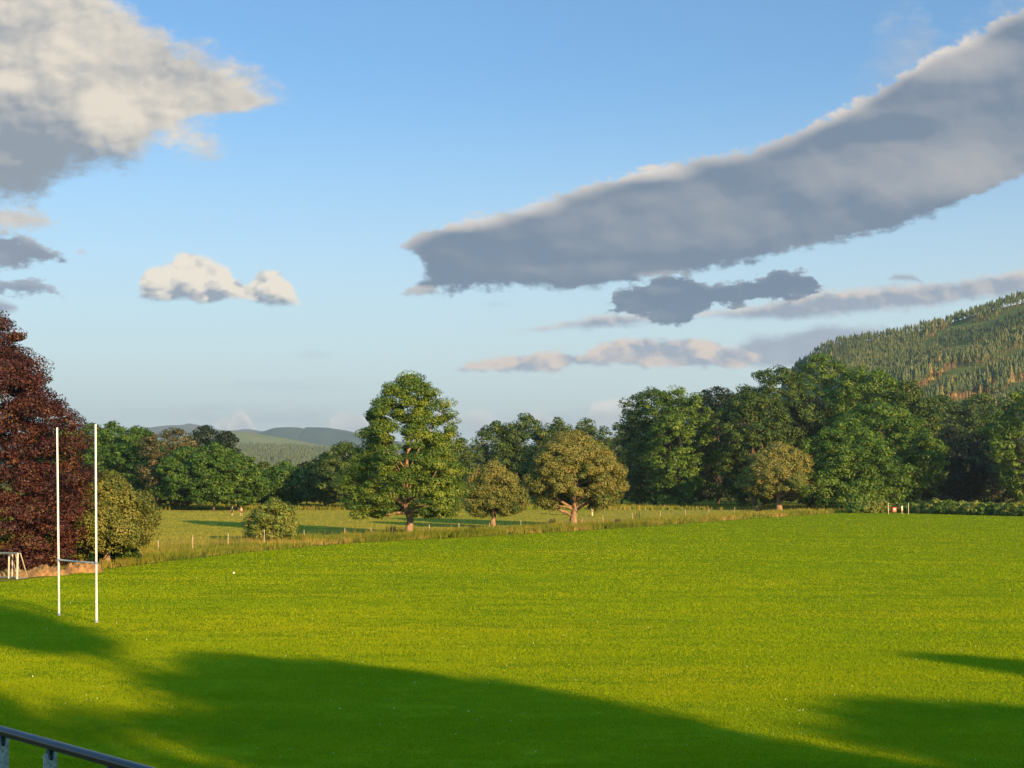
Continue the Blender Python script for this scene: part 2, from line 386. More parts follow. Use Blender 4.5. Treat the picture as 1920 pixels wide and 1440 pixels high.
M['L_oak'] = leaf_mat('dark_broadleaf', [(0, (.014, .036, .008)), (.6, (.048, .090, .014)), (1, (.12, .155, .026))])
M['L_green'] = leaf_mat('bright_broadleaf', [(0, (.018, .055, .006)), (.6, (.050, .112, .010)), (1, (.115, .18, .02))])
M['L_lime'] = leaf_mat('lime_broadleaf', [(0, (.028, .072, .008)), (.6, (.078, .145, .016)), (1, (.15, .21, .028))])
M['L_haw'] = leaf_mat('hawthorn_leaves', [(0, (.045, .085, .016)), (.45, (.112, .130, .025)), (1, (.205, .19, .045))], trans=.2)
M['L_olive'] = leaf_mat('olive_leaves', [(0, (.045, .075, .014)), (.6, (.13, .145, .026)), (1, (.22, .20, .04))], trans=.2)
M['L_beech'] = leaf_mat('copper_beech_leaves', [(0, (.015, .006, .008)), (.45, (.044, .013, .013)), (.8, (.088, .027, .018)), (1, (.11, .068, .022))], trans=.25)
M['L_brown'] = leaf_mat('brownish_broadleaf', [(0, (.04, .045, .018)), (.6, (.085, .08, .03)), (1, (.13, .11, .045))], trans=.2)
M['L_dark'] = leaf_mat('deep_shade_leaves', [(0, (.006, .014, .006)), (1, (.018, .034, .010))], trans=.15)  # near-black leaf colour, stands in for shade in the right wood
M['L_shrub'] = leaf_mat('young_shrub_leaves', [(0, (.06, .10, .015)), (.6, (.15, .19, .03)), (1, (.28, .28, .06))])
M['L_con'] = leaf_mat('conifer_needles', [(0, (.03, .060, .02)), (.55, (.085, .115, .035)), (.85, (.15, .16, .05)), (1, (.26, .16, .055))], trans=.1)
M['con_bark'] = surf('pine_bark', (.16, .11, .06), (.28, .20, .11), .5, .9)
M['slope'] = matte('hill_floor', (.05, .085, .028), (.11, .125, .045), .02)

# ------------------------------------------------------------------ trees
def crown(name, rng, parent, prof, H, Rd, nclump, cr, flat, nleaf, leaf, mat, up=0.45, droop=0.0, lob=0.16, tmean=0.5, offs=(0, 0), inner=0.45, sx=1.0, hollow=0.0, hw=.32, tz=0.0):
    """prof: list of (height fraction, radius fraction). returns object, clump centres"""
    pz = np.array([p[0] for p in prof]); pr = np.array([p[1] for p in prof])
    tt = rng.uniform(pz[0], pz[-1], nclump * 6); w = np.interp(tt, pz, pr) + 0.12
    tt = tt[rng.random(len(tt)) < w / w.max()][:nclump]; n = len(tt)
    phi = rng.uniform(0, 2 * np.pi, n)
    ph = rng.uniform(0, 2 * np.pi, 4)
    lobe = 1 + lob * (np.sin(3 * phi + ph[0] + 5 * tt) + 0.7 * np.sin(5 * phi + ph[1] - 9 * tt) + .6 * np.sin(2 * phi + 14 * tt + ph[2]))
    rr = np.interp(tt, pz, pr) * Rd * lobe
    rho = np.maximum(rr * (inner + (1 - inner) * rng.random(n) ** .4) - cr * 0.35, 0)
    C = np.stack([rho * np.cos(phi) * sx + offs[0] * tt, rho * np.sin(phi) + offs[1] * tt, tt * H - droop * (rho / max(Rd, .1)) ** 2 * H], 1)
    if hollow:
        kk = ~((tt < hollow) & (np.abs(C[:, 0]) < hw * Rd) & (C[:, 1] < .35 * Rd)); C = C[kk]; tt = tt[kk]; n = len(tt)
    crs = cr * rng.uniform(0.55, 1.25, n)
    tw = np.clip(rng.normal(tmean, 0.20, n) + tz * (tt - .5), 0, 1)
    idx = rng.integers(0, n, nleaf)
    d = rng.normal(size=(nleaf, 3)); d /= np.linalg.norm(d, axis=1)[:, None]
    rad = crs[idx] * (0.45 + 0.6 * rng.random(nleaf) ** 0.5)
    P = C[idx] + d * rad[:, None] * np.array([1, 1, flat])
    P[:, 2] = np.maximum(P[:, 2], 0.15)
    out = P * np.array([1, 1, 0.35]) / max(Rd, .1)
    Nn = d * 0.9 + np.array([0, 0, up]) + out * 0.35 + rng.normal(size=(nleaf, 3)) * 0.38
    Nn /= np.linalg.norm(Nn, axis=1)[:, None]
    q = rng.normal(size=(nleaf, 3)); A = np.cross(Nn, q); A /= np.linalg.norm(A, axis=1)[:, None]; B = np.cross(Nn, A)
    sz = leaf * rng.uniform(0.55, 1.25, nleaf)[:, None]
    fold = Nn * sz * 0.22
    V = np.stack([P - A * sz * .62, P - B * sz * .40 + fold, P + A * sz * .62, P + B * sz * .40 + fold], 1).reshape(-1, 3)
    Q = np.arange(nleaf * 4).reshape(-1, 4)
    tint = np.clip(tw[idx] + rng.normal(0, 0.17, nleaf), 0, 1)
    return np_mesh(name, V, Q, mat, parent, tint=tint), C

def limbs(rng, parent, H, tr, C, mat, nl=10, fork=0.28, lean=(0, 0), top=0.7, name='trunk'):
    t = TubeMB()
    n = 8; pts = []; rad = []
    for i in range(n):
        f = i / (n - 1) * top
        pts.append((lean[0] * f + rng.normal(0, .012) * H * (i > 0), lean[1] * f + rng.normal(0, .012) * H * (i > 0), f * H - (0.25 if i == 0 else 0)))
        rad.append(tr * (1.25 if i == 0 else 1.0) * (1 - 0.86 * (i / (n - 1)) ** 0.8))
    t.tube(pts, rad, 10)
    pick = rng.choice(len(C), min(nl, len(C)), replace=False)
    for k in pick:
        c = C[k]; f0 = min(max(fork, (c[2] / H) * rng.uniform(.35, .7)), top * .92)
        b = Vector((lean[0] * f0, lean[1] * f0, f0 * H)); e = Vector(c)
        mid = b.lerp(e, .5) + Vector((rng.normal(0, .03) * H, rng.normal(0, .03) * H, -abs(rng.normal(0, .02)) * H))
        r0 = tr * (1 - .75 * f0 / top) * rng.uniform(.35, .6)
        t.tube([b, b.lerp(mid, .5) + Vector((0, 0, .01 * H)), mid, mid.lerp(e, .6), e], [r0, r0 * .8, r0 * .6, r0 * .38, r0 * .15], 6)
    return t.build(name, mat, parent)

PROF = {
    'round': [(.12, .45), (.22, .8), (.4, 1.0), (.6, .95), (.8, .72), (.93, .4), (1.0, .08)],
    'dome': [(.20, .5), (.27, .9), (.4, 1.0), (.6, .94), (.78, .76), (.92, .45), (1.0, .06)],
    'tall': [(.05, .55), (.2, .85), (.45, 1.0), (.7, .98), (.86, .78), (.95, .48), (1.0, .12)],
    'low': [(.0, .55), (.1, .9), (.35, 1.0), (.6, .9), (.82, .62), (1.0, .1)],
    'main': [(.13, .35), (.17, .85), (.24, .98), (.38, .96), (.5, .93), (.58, .80), (.66, .78), (.78, .72), (.87, .52), (.94, .36), (1.0, .12)],
    'beech': [(.02, .80), (.12, .95), (.28, 1.0), (.45, .88), (.6, .76), (.78, .56), (.92, .34), (1.0, .1)],
    'flattop': [(.45, .7), (.65, .95), (.85, 1.0), (.96, .9), (1.0, .5)],
    'pinehigh': [(.70, .5), (.76, .95), (.9, 1.0), (.97, .7), (1.0, .3)],
    'pine': [(.62, .3), (.7, .8), (.8, 1.0), (.9, .75), (1.0, .2)],
    'column': [(.25, .5), (.4, .9), (.6, 1.0), (.8, .8), (1.0, .1)],
}
def tree(seed, px, by, ty, wpx, kind, mat, name, label, group=None, cat='tree', D=None, bark='bark_dark', tr=None, leafk=1.0, dens=1.0, crk=0.15, flat=.62, pos=None, nl=10, fork=.25, lean=(0, 0), ck=1.0, **kw):
    """px, by: where the foot stands in the photo; ty: height of the top; wpx: crown width"""
    rng = np.random.default_rng(seed)
    if pos is None:
        g = G(px, by) if D is None else Vector((at(px, D), D, 0))
        H = zat(ty, g.y); Rd = wpx / 2 / F * g.y; pos = g; z = 0.0
    else:
        g = Vector(pos); H = ty; Rd = wpx / 2; z = g.z
    dist = max(g.length, 60)
    leaf = max(.17, dist / F * 1920 / 1024 * 1.75) * leafk
    area = 4 * math.pi * (Rd ** 2 * .5 + Rd * H * .25)
    nleaf = int(min(230000, area / (leaf * leaf * .5) * 2.3 * dens))
    cr = crk * (Rd + H * .3) ** .9 * 1.15
    ncl = int(area / (cr * cr) * (.66 if kind == 'tall' else .78) * ck)
    root = thing(name, label, cat, (g.x, g.y, z), 0, group)
    c, C = crown('crown' if cat == 'tree' else 'foliage', rng, root, PROF[kind], H, Rd, ncl, cr, flat, nleaf, leaf, M[mat], **kw)
    limbs(rng, root, H, tr or H * .022, C, M[bark], nl=nl, fork=fork, lean=lean, name='trunk' if cat == 'tree' else 'stem')
    return root

def build_trees():
    T = tree
    # the solitary trees along the edge of the pitch
    T(11, 765, 1005, 700, 226, 'main', 'L_syc', 'sycamore_tree', 'tall broad green sycamore standing alone by the pitch edge, the tallest of the field trees', bark='bark', tr=.50, crk=.095, flat=.5, nl=22, fork=.14, dens=1.25, leafk=.95, lob=.12, tmean=.5, droop=.05, hollow=.29, hw=.25)
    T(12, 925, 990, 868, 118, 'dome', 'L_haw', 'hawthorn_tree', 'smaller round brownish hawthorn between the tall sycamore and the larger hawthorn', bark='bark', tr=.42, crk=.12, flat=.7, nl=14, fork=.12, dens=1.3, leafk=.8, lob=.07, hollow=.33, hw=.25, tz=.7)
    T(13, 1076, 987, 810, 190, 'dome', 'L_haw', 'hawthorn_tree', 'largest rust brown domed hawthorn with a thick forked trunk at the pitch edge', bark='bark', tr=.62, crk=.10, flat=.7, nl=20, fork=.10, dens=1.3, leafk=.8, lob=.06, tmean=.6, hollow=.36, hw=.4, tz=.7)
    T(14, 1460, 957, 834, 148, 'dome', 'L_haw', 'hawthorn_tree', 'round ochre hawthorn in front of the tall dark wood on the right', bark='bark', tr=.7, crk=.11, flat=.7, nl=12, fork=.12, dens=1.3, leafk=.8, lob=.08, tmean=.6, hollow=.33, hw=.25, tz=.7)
    T(15, 515, 1015, 936, 100, 'low', 'L_shrub', 'leafy_bush', 'pointed light green bush alone at the edge of the far field', cat='bush', bark='bark', tr=.12, crk=.13, leafk=.9, dens=1.1, nl=6, fork=.05)
    T(16, 203, 1056, 893, 190, 'dome', 'L_olive', 'willow_tree', 'olive green spreading tree leaning out from beside the copper beech', bark='bark', tr=.34, crk=.13, flat=.8, nl=14, fork=.1, dens=1.3, leafk=.95, lob=.1)
    # copper beech and what grows under it
    T(21, -55, 1062, 574, 470, 'beech', 'L_beech', 'copper_beech_tree', 'huge dark red copper beech at the left edge of the pitch', tr=.9, crk=.085, flat=.5, nl=30, fork=.12, dens=1.9, leafk=1.05, ck=1.3, droop=.03, lob=.06, tmean=.5, up=.3)
    for i, (px, by, ty, w, mt, lb) in enumerate((
        (8, 1066, 972, 120, 'L_olive', 'dull olive bush right behind the white football goals'),
        (70, 1062, 985, 95, 'L_olive', 'dull green bush under the copper beech between goals and near rugby post'),
        (128, 1056, 1000, 80, 'L_olive', 'small dark bush between the two rugby posts'),
        (225, 1052, 1018, 80, 'L_green', 'low green weedy bush at the foot of the olive spreading tree'))):
        T(30 + i, px, by, ty, w, 'low', mt, 'undergrowth_bush', lb, 'bushes under the copper beech', cat='bush', tr=.08, crk=.14, dens=1.0, nl=4, fork=.05, tmean=.3)
    # far treeline on the left
    rows = [  # px, by, ty, w, kind, mat, label
        (128, 950, 806, 110, 'round', 'L_green', 'round green tree beside the copper beech at the left end of the treeline'),
        (170, 950, 796, 100, 'round', 'L_oak', 'dark green tree behind the tops of the rugby posts'),
        (212, 952, 792, 95, 'round', 'L_green', 'bright green tree just right of the rugby posts, highest of the left treeline'),
        (258, 953, 800, 100, 'round', 'L_green', 'bright green tree with wide foliage tiers left of the brownish thin tree'),
        (322, 955, 806, 100, 'tall', 'L_brown', 'brownish thin tree with visible pale limbs in the left treeline'),
        (300, 948, 828, 90, 'round', 'L_green', 'mid green tree half hidden by the brownish thin tree'),
        (385, 940, 800, 72, 'tall', 'L_dark', 'dark pointed tree rising behind the left treeline before the hills'),
        (425, 940, 808, 52, 'tall', 'L_dark', 'smaller dark tree behind the treeline where it starts to fall to the dip'),
        (352, 956, 838, 100, 'round', 'L_green', 'round green tree left of the one behind the walkers'),
        (402, 957, 833, 105, 'round', 'L_green', 'broad green tree standing behind the two walkers'),
        (450, 957, 852, 90, 'round', 'L_green', 'green tree sloping down to the dip in the treeline'),
        (492, 950, 868, 70, 'round', 'L_oak', 'small dark tree at the left of the dip in the treeline'),
        (536, 952, 866, 80, 'round', 'L_green', 'green tree in the dip directly above the pointed bush'),
        (576, 950, 868, 66, 'round', 'L_dark', 'very dark tree in the right part of the dip'),
        (612, 954, 850, 78, 'round', 'L_oak', 'dark green tree rising at the right side of the dip'),
        (648, 955, 832, 110, 'round', 'L_oak', 'big dark green tree whose right side is hidden by the tall sycamore'),
        (700, 950, 850, 90, 'round', 'L_oak', 'dark tree directly behind the left side of the tall sycamore'),
    ]
    for i, (px, by, ty, w, k, mt, lb) in enumerate(rows):
        T(100 + i, px, by, ty, w * 1.2, k, mt, 'broadleaf_tree', lb, 'trees of the left treeline', crk=.13, flat=.5, tmean=.5, nl=12, bark='bark' if mt == 'L_brown' else 'bark_dark', dens=.8 if mt == 'L_brown' else 1.15)
    rows = [
        (800, 945, 830, 90, 'round', 'L_oak', 'dark tree hidden behind the right side of the tall sycamore'),
        (848, 945, 806, 84, 'round', 'L_oak', 'dark tree just right of the tall sycamore above the smaller hawthorn'),
        (930, 944, 793, 92, 'dome', 'L_oak', 'flat topped oak with open crown above the smaller hawthorn'),
        (985, 944, 778, 110, 'dome', 'L_oak', 'highest oak of the middle group between the two hawthorns'),
        (1048, 944, 784, 78, 'round', 'L_oak', 'round dark oak behind the top of the largest hawthorn'),
        (1098, 944, 784, 66, 'round', 'L_oak', 'dark oak just behind the right part of the largest hawthorn'),
        (1132, 945, 802, 56, 'round', 'L_oak', 'low dark oak at the right end of the middle group'),
        (1165, 945, 850, 50, 'round', 'L_dark', 'small shaded tree in the gap before the big right wood'),
    ]
    for i, (px, by, ty, w, k, mt, lb) in enumerate(rows):
        T(140 + i, px, by, ty, w * 1.1, k, mt, 'oak_tree', lb, 'oaks of the middle treeline', crk=.14, flat=.55, tmean=.55, nl=12)
    rows = [
        (1225, 950, 730, 112, 'tall', 'L_oak', 'leftmost big tree of the right wood beside the gap of sky'),
        (1272, 952, 728, 100, 'tall', 'L_lime', 'sunlit olive green tree second from the left in the right wood'),
        (1345, 948, 726, 100, 'tall', 'L_dark', 'dark rounded tree between the two sunlit trees of the right wood'),
        (1415, 953, 735, 120, 'tall', 'L_oak', 'tree with bare pale limbs showing, above the ochre hawthorn'),
        (1455, 946, 690, 130, 'tall', 'L_oak', 'high dark topped tree behind the one with bare limbs'),
        (1540, 944, 667, 115, 'tall', 'L_lime', 'tallest tree of the right wood against the wooded hill'),
        (1625, 946, 688, 140, 'tall', 'L_lime', 'yellow green tree right of the tallest one, below the hill'),
        (1590, 957, 790, 160, 'low', 'L_green', 'bright green tree with foliage down to the grass, right of the ochre hawthorn'),
        (1655, 952, 760, 150, 'tall', 'L_green', 'mid green tree above the gap with the red bin'),
        (1705, 950, 715, 100, 'tall', 'L_oak', 'olive green tree right above the person at the hedge'),
        (1195, 945, 770, 60, 'tall', 'L_oak', 'low tree at the very left of the right wood with branches to the ground'),
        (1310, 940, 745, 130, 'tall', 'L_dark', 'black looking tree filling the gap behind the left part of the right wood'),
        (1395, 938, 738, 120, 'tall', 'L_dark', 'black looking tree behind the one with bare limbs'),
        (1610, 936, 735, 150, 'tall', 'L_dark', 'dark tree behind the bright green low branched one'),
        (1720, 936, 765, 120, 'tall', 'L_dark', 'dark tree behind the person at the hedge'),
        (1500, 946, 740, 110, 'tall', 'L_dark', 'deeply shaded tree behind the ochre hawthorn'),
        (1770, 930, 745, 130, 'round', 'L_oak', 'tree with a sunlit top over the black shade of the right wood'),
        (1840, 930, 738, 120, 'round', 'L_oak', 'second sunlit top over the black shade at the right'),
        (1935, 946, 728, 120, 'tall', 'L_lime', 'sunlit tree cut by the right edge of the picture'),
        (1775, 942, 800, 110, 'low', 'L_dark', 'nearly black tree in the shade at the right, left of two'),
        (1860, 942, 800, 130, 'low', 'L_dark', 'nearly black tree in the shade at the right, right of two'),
    ]
    for i, (px, by, ty, w, k, mt, lb) in enumerate(rows):
        T(170 + i if i < 10 else 500 + i, px, by, ty, w * 1.28, k, mt, 'woodland_tree', lb, 'trees of the right wood', crk=.10, flat=.55, tmean=.5 if mt != 'L_green' else .6, nl=16, bark='bark' if i in (3, 4, 8, 9) else 'bark_dark', fork=.2)
    T(230, 2090, 962, 690, 190, 'tall', 'L_oak', 'woodland_tree', 'big tree just outside the right edge that shades the wood', 'trees of the right wood', crk=.13)
    T(231, 2010, 955, 720, 120, 'tall', 'L_oak', 'woodland_tree', 'second tree outside the right edge beside the wood', 'trees of the right wood', crk=.13)
    # trees on the terrace behind the camera whose shadows fall on the pitch
    def spot(lat, a, z=5.4): return (lat * .857 - a * .515, lat * .515 + a * .857, z)
    T(301, 0, 0, 14.6, 16.4, 'dome', 'L_oak', 'terrace_tree', 'broad tree on the terrace whose shadow covers the near pitch', 'trees behind the viewpoint', pos=spot(22.6, -20), leafk=1.6, crk=.15, dens=1.5, ck=1.6)
    T(302, 0, 0, 12.2, 11.5, 'flattop', 'L_oak', 'terrace_tree', 'lower tree on the terrace right of the broad one', 'trees behind the viewpoint', pos=spot(35.8, -36), leafk=1.6, crk=.15, dens=1.5, ck=1.6)
    T(303, 0, 0, 16.9, 6.5, 'pine', 'L_oak', 'terrace_tree', 'slim pine farthest right on the terrace', 'trees behind the viewpoint', pos=spot(48.5, -43), leafk=1.6, crk=.16)
    T(304, 0, 0, 27.3, 6.2, 'pinehigh', 'L_oak', 'terrace_tree', 'tallest slim pine behind the broad terrace tree', 'trees behind the viewpoint', pos=spot(18.5, -30), leafk=1.6, crk=.16)
    T(306, 0, 0, 10.6, 8.0, 'round', 'L_oak', 'terrace_tree', 'small round tree close behind the railing', 'trees behind the viewpoint', pos=spot(1.5, -13), leafk=1.6, crk=.16, dens=1.4)
    T(305, 0, 0, 16.0, 13.0, 'round', 'L_oak', 'terrace_tree', 'thin crowned tree on the terrace nearest the railing', 'trees behind the viewpoint', pos=spot(8.5, -18), leafk=1.6, crk=.18, dens=.8)

build_trees()

# ------------------------------------------------------------------ ground, pitch, far field
def ground_z(x, y):
    if y >= 24: return 0.0
    if y <= 8: return 5.4
    t = (24 - y) / 16; return 5.4 * t * t * (3 - 2 * t)
def build_ground():
    ys = [-400, -200, -100, -60, -30, 0, 6, 8, 10, 12, 14, 16, 18, 20, 22, 24, 40, 80, 150, 300, 600, 1200, 2500, 5000, 9000, 14000]
    xs = [-8000, -3000, -1000, -300, -100, -40, 0, 40, 100, 300, 1000, 3000, 8000]
    V = [(x, y, ground_z(x, y) - .03) for y in ys for x in xs]; n = len(xs)
    Q = [(j * n + i, j * n + i + 1, (j + 1) * n + i + 1, (j + 1) * n + i) for j in range(len(ys) - 1) for i in range(n - 1)]
    tag(np_mesh('ground', V, Q, M['rough']), kind='structure')
build_ground()

EDGE = [(-500, 1130), (-150, 1104), (0, 1090), (60, 1084), (110, 1079), (200, 1066), (330, 1050), (450, 1036), (560, 1026), (640, 1019), (760, 1012), (900, 1005), (1050, 997), (1200, 987), (1400, 973), (1590, 960), (1700, 960), (1920, 966), (2200, 975), (2600, 985)]
ex = np.array([e[0] for e in EDGE]); ey = np.array([e[1] for e in EDGE])
def edge_y(px): return np.interp(px, ex, ey)
def sheet(name, lower, upper, mat, z, kind='structure'):
    V = []; n = len(lower)
    for a, b in zip(lower, upper): V += [(a.x, a.y, z), (b.x, b.y, z)]
    Q = [(2 * i, 2 * i + 2, 2 * i + 3, 2 * i + 1) for i in range(n - 1)]
    return tag(np_mesh(name, V, Q, mat), kind=kind)
up = [G(a, b) for a, b in EDGE]
lo = [Vector((p.x * 25.0 / p.y, 25.0, 0)) for p in up]
sheet('pitch', lo, up, M['under'], 0.004)
fpx = [-300, 200, 450, 640, 900, 1200, 1400, 1590]
fl = [G(a, edge_y(a) - 9) for a in fpx]; fu = [Vector((p.x * 520 / p.y, 520.0, 0)) for p in fl]
sheet('far_field', fl, fu, M['under2'], 0.0)

SR = math.hypot(sdir.x, sdir.y)
def vnoise(x, y, seed=0):
    xi = np.floor(x).astype(np.int64); yi = np.floor(y).astype(np.int64); fx = x - xi; fy = y - yi
    fx = fx * fx * (3 - 2 * fx); fy = fy * fy * (3 - 2 * fy)
    def h(a, b):
        n = (a * 374761393 + b * 668265263 + seed * 974634777) & 0x7fffffff
        n = ((n ^ (n >> 13)) * 1274126177) & 0x7fffffff; return ((n ^ (n >> 16)) & 0xffff) / 65535.0
    return (h(xi, yi) * (1 - fx) + h(xi + 1, yi) * fx) * (1 - fy) + (h(xi, yi + 1) * (1 - fx) + h(xi + 1, yi + 1) * fx) * fy
def blades(name, N, sampler, h, w, mat, seed, label, lean=.25, cat=None, kind='stuff', clump=0.0):
    rng = np.random.default_rng(seed)
    px, py = sampler(rng, N); n = len(px)
    D = F * CH / (py - HOR); x = (px - 960) / F * D
    cl = np.ones(n)
    if clump:
        # tufts and faint ridges in the turf, from hand's breadth to several metres
        cl = vnoise(x / .5, D / .32, 1) * .30 + vnoise(x / 1.7 + D * .11, D / .8, 2) * .32 + vnoise(x / 6 + 3, D / 2.2 + x * .03, 3) * .38
        k = rng.random(n) < np.clip((cl - .5) * 1.7 * clump + .74, .15, 1); px, py, D, x, cl = px[k], py[k], D[k], x[k], cl[k]; n = len(x)
        cl = np.clip(.55 + cl * .9, .5, 1.5)
    a = rng.uniform(0, np.pi, n)
    hh = cl * h(D) * rng.uniform(.6, 1.2, n); ww = w(D) * rng.uniform(.6, 1.3, n)
    ca, sa = np.cos(a) * ww / 2, np.sin(a) * ww / 2
    lx = rng.normal(0, lean, n) * hh; ly = rng.normal(0, lean, n) * hh
    V = np.empty((n, 3, 3), np.float32)
    V[:, 0] = np.stack([x - ca, D - sa, np.zeros(n)], 1); V[:, 1] = np.stack([x + ca, D + sa, np.zeros(n)], 1)
    V[:, 2] = np.stack([x + lx, D + ly, hh], 1)
    o = np_mesh(name, V.reshape(-1, 3), np.arange(n * 3).reshape(-1, 3), mat, tint=rng.random(n))
    return tag(o, label, cat, kind=kind)

def s_pitch(rng, N):
    # sample evenly in picture rows so that each distance gets its share
    py = rng.uniform(0, 1, N) ** 0.8 * (1475 - 957) + 957; px = rng.uniform(-160, 2080, N)
    k = py > edge_y(px) + 1; return px[k], py[k]
blades('grass', 1500000, s_pitch, lambda D: .045 + .0002 * D, lambda D: D * .00050 + .004, M['pitch'], 5, 'short mown yellow green grass of the pitch', lean=.45, cat='grass', clump=1.0)
def s_field(rng, N):
    px = rng.uniform(-100, 1640, N); top = 940.0
    py = rng.uniform(top, 1070, N); k = (py < edge_y(px) - 9); return px[k], py[k]
blades('field_grass', 260000, s_field, lambda D: .10 + 0 * D, lambda D: D * .0007, M['field'], 6, 'dry olive yellow grass of the far field behind the fence', lean=.4, cat='grass')
ux = np.array([-100, 180, 330, 450, 600, 650, 760, 900, 1050, 1200, 1400, 1590, 1640]); uh = np.array([6, 28, 32, 22, 14, 12, 10, 9, 9, 9, 8, 7, 4])
def s_tall(rng, N):
    px = rng.uniform(190, 1640, N); e = edge_y(px); py = e - .5 - rng.uniform(0, 1, N) ** 1.2 * np.interp(px, ux, uh)
    k = ~((px > 585) & (px < 645) & (rng.random(N) < .75))
    cl = np.sin(px * .11) + np.sin(px * .043 + 1) + np.sin(px * .31 + py * .5)
    k &= rng.random(N) < .62 + .22 * cl; return px[k], py[k]
def tall_h(D):
    u = D * 1.7; return np.where(D < 175, .5, .72) * (1 + .28 * np.sin(u) + .3 * np.sin(u * 3.1 + 1) * np.sin(u * .37))
blades('long_grass', 80000, s_tall, tall_h, lambda D: D * .00055, M['tall'], 7, 'tall straw coloured grass along the fence at the pitch edge', lean=.16, cat='grass')
def s_far(rng, N):
    px = rng.uniform(180, 1640, N); py = rng.uniform(949, 956, N); return px, py
blades('verge_grass', 16000, s_far, lambda D: 1.0 + 0 * D, lambda D: D * .0009, M['tall'], 8, 'rough green growth along the foot of the far treeline', lean=.2, cat='grass')

# ------------------------------------------------------------------ hills
def ridge(name, prof, D, front, back, mat, seed, rough=0.05, px0=None, px1=None, n=160, kind='structure', gpow=.8):
    """a real hill: its crest stands at distance D, its near slope starts at distance front"""
    rng = np.random.default_rng(seed); pxs = np.linspace(prof[0][0], prof[-1][0], n)
    py = np.interp(pxs, [p[0] for p in prof], [p[1] for p in prof])
    Hc = CH + (HOR - py) / F * D
    m = 36; ss = np.concatenate([np.linspace(0, 1, m), np.linspace(1.05, 2, 8)])
    V = []
    ph = rng.uniform(0, 6, 8)
    for s_ in ss:
        y = front + (D - front) * s_ if s_ <= 1 else D + (back - D) * (s_ - 1)
        g = s_ ** gpow if s_ <= 1 else max(0, 1 - (s_ - 1)) ** 1.2
        xx = (pxs - 960) / F * (D * .35 + .65 * y)
        u = xx / D * 30; v = s_ * 5
        und = sum(np.sin(u * (1.3 + k) + v * (0.8 * k + .6) + ph[k]) / (1.5 + k) for k in range(6)) * rough * (s_ * (1 - min(s_, 1)) * 4) * Hc.mean()
        z = Hc * g + und - 1.0 * (s_ == 0) - (3.0 if s_ == 2 else 0)
        V.append(np.stack([xx, np.full(n, y), z], 1))
    V = np.concatenate(V); k = len(ss)
    Q = [(j * n + i, j * n + i + 1, (j + 1) * n + i + 1, (j + 1) * n + i) for j in range(k - 1) for i in range(n - 1)]
    o = tag(np_mesh(name, V, Q, mat, smooth=True), kind=kind)
    return V.reshape(k, n, 3), o

M['heather'] = matte('moorland', (.07, .075, .03), (.13, .11, .06), .004)
M['green_hill'] = matte('hill_pasture', (.12, .15, .04), (.19, .19, .06), .006)
M['blue_hill'] = matte('far_forest_hill', (.035, .055, .03), (.06, .08, .035), .006)
PA = [(-400, 830), (100, 815), (250, 806), (308, 798), (340, 797), (355, 794), (367, 796), (409, 806), (437, 808), (461, 804), (477, 806), (500, 811), (700, 826), (1000, 838), (1140, 834), (1300, 850), (1600, 862)]
ridge('moor_hill', PA, 13000, 9600, 13900, M['heather'], 1, .03)
PB = [(440, 850), (480, 812), (496, 808), (515, 802), (540, 801), (564, 802), (569, 805), (573, 801), (613, 802), (648, 807), (676, 814), (720, 830), (800, 846), (950, 872)]
ridge('wooded_hill', PB, 10000, 7800, 10900, M['blue_hill'], 2, .04)
PC = [(150, 860), (300, 825), (380, 812), (430, 808), (470, 811), (500, 816), (560, 826), (620, 838), (700, 850), (900, 872)]
ridge('pasture_hill', PC, 6800, 5000, 7500, M['green_hill'], 3, .03)
PD = [(50, 868), (300, 846), (430, 840), (560, 841), (640, 848), (760, 862), (900, 872), (1080, 852), (1140, 830), (1160, 828), (1190, 836), (1320, 868)]
VD, _ = ridge('forest_slope', PD, 4200, 2600, 4900, M['slope'], 4, .02)
PR = [(1380, 892), (1440, 790), (1490, 705), (1520, 676), (1545, 658), (1575, 646), (1600, 642), (1650, 636), (1690, 630), (1740, 616), (1760, 612), (1800, 600), (1850, 584), (1900, 572), (1930, 566), (2000, 558), (2200, 570), (2500, 660)]
VR, _ = ridge('big_hill', PR, 1800, 1000, 2300, M['slope'], 5, .035, n=220, gpow=.95)

def conifer_template(seed, tiers=6, k=9, base=.28, wid=.17):
    """unit height conifer: crown triangles and trunk triangles"""
    rng = np.random.default_rng(seed); T = []
    for i in range(tiers):
        z0 = base + (1 - base) * i / tiers * .95; z1 = min(1.0, z0 + (1 - base) / tiers * 2.1)
        r = wid * (1 - (i / tiers)) ** .8 * 1.0 + .012
        off = rng.uniform(0, 6)
        for j in range(k):
            a0 = off + 2 * math.pi * j / k; a1 = a0 + 2 * math.pi / k * .8
            ra = r * rng.uniform(.65, 1.2); rb = r * rng.uniform(.6, 1.1)
            T.append([(0, 0, z1), (ra * math.cos(a0), ra * math.sin(a0), z0 - rng.uniform(0, .03)), (rb * math.cos(a1), rb * math.sin(a1), z0 + rng.uniform(0, .03))])
    S_ = []
    for j in range(4):
        a, b = j * math.pi / 2, (j + 1) * math.pi / 2; r0, r1 = .012, .006
        p = [(r0 * math.cos(a), r0 * math.sin(a), 0), (r0 * math.cos(b), r0 * math.sin(b), 0), (r1 * math.cos(b), r1 * math.sin(b), .8), (r1 * math.cos(a), r1 * math.sin(a), .8)]
        S_ += [[p[0], p[1], p[2]], [p[0], p[2], p[3]]]
    return np.array(T), np.array(S_)
TEMPL = [conifer_template(1), conifer_template(2, 5, 8, .35, .15), conifer_template(3, 6, 8, .5, .13), conifer_template(4, 5, 9, .15, .20)]

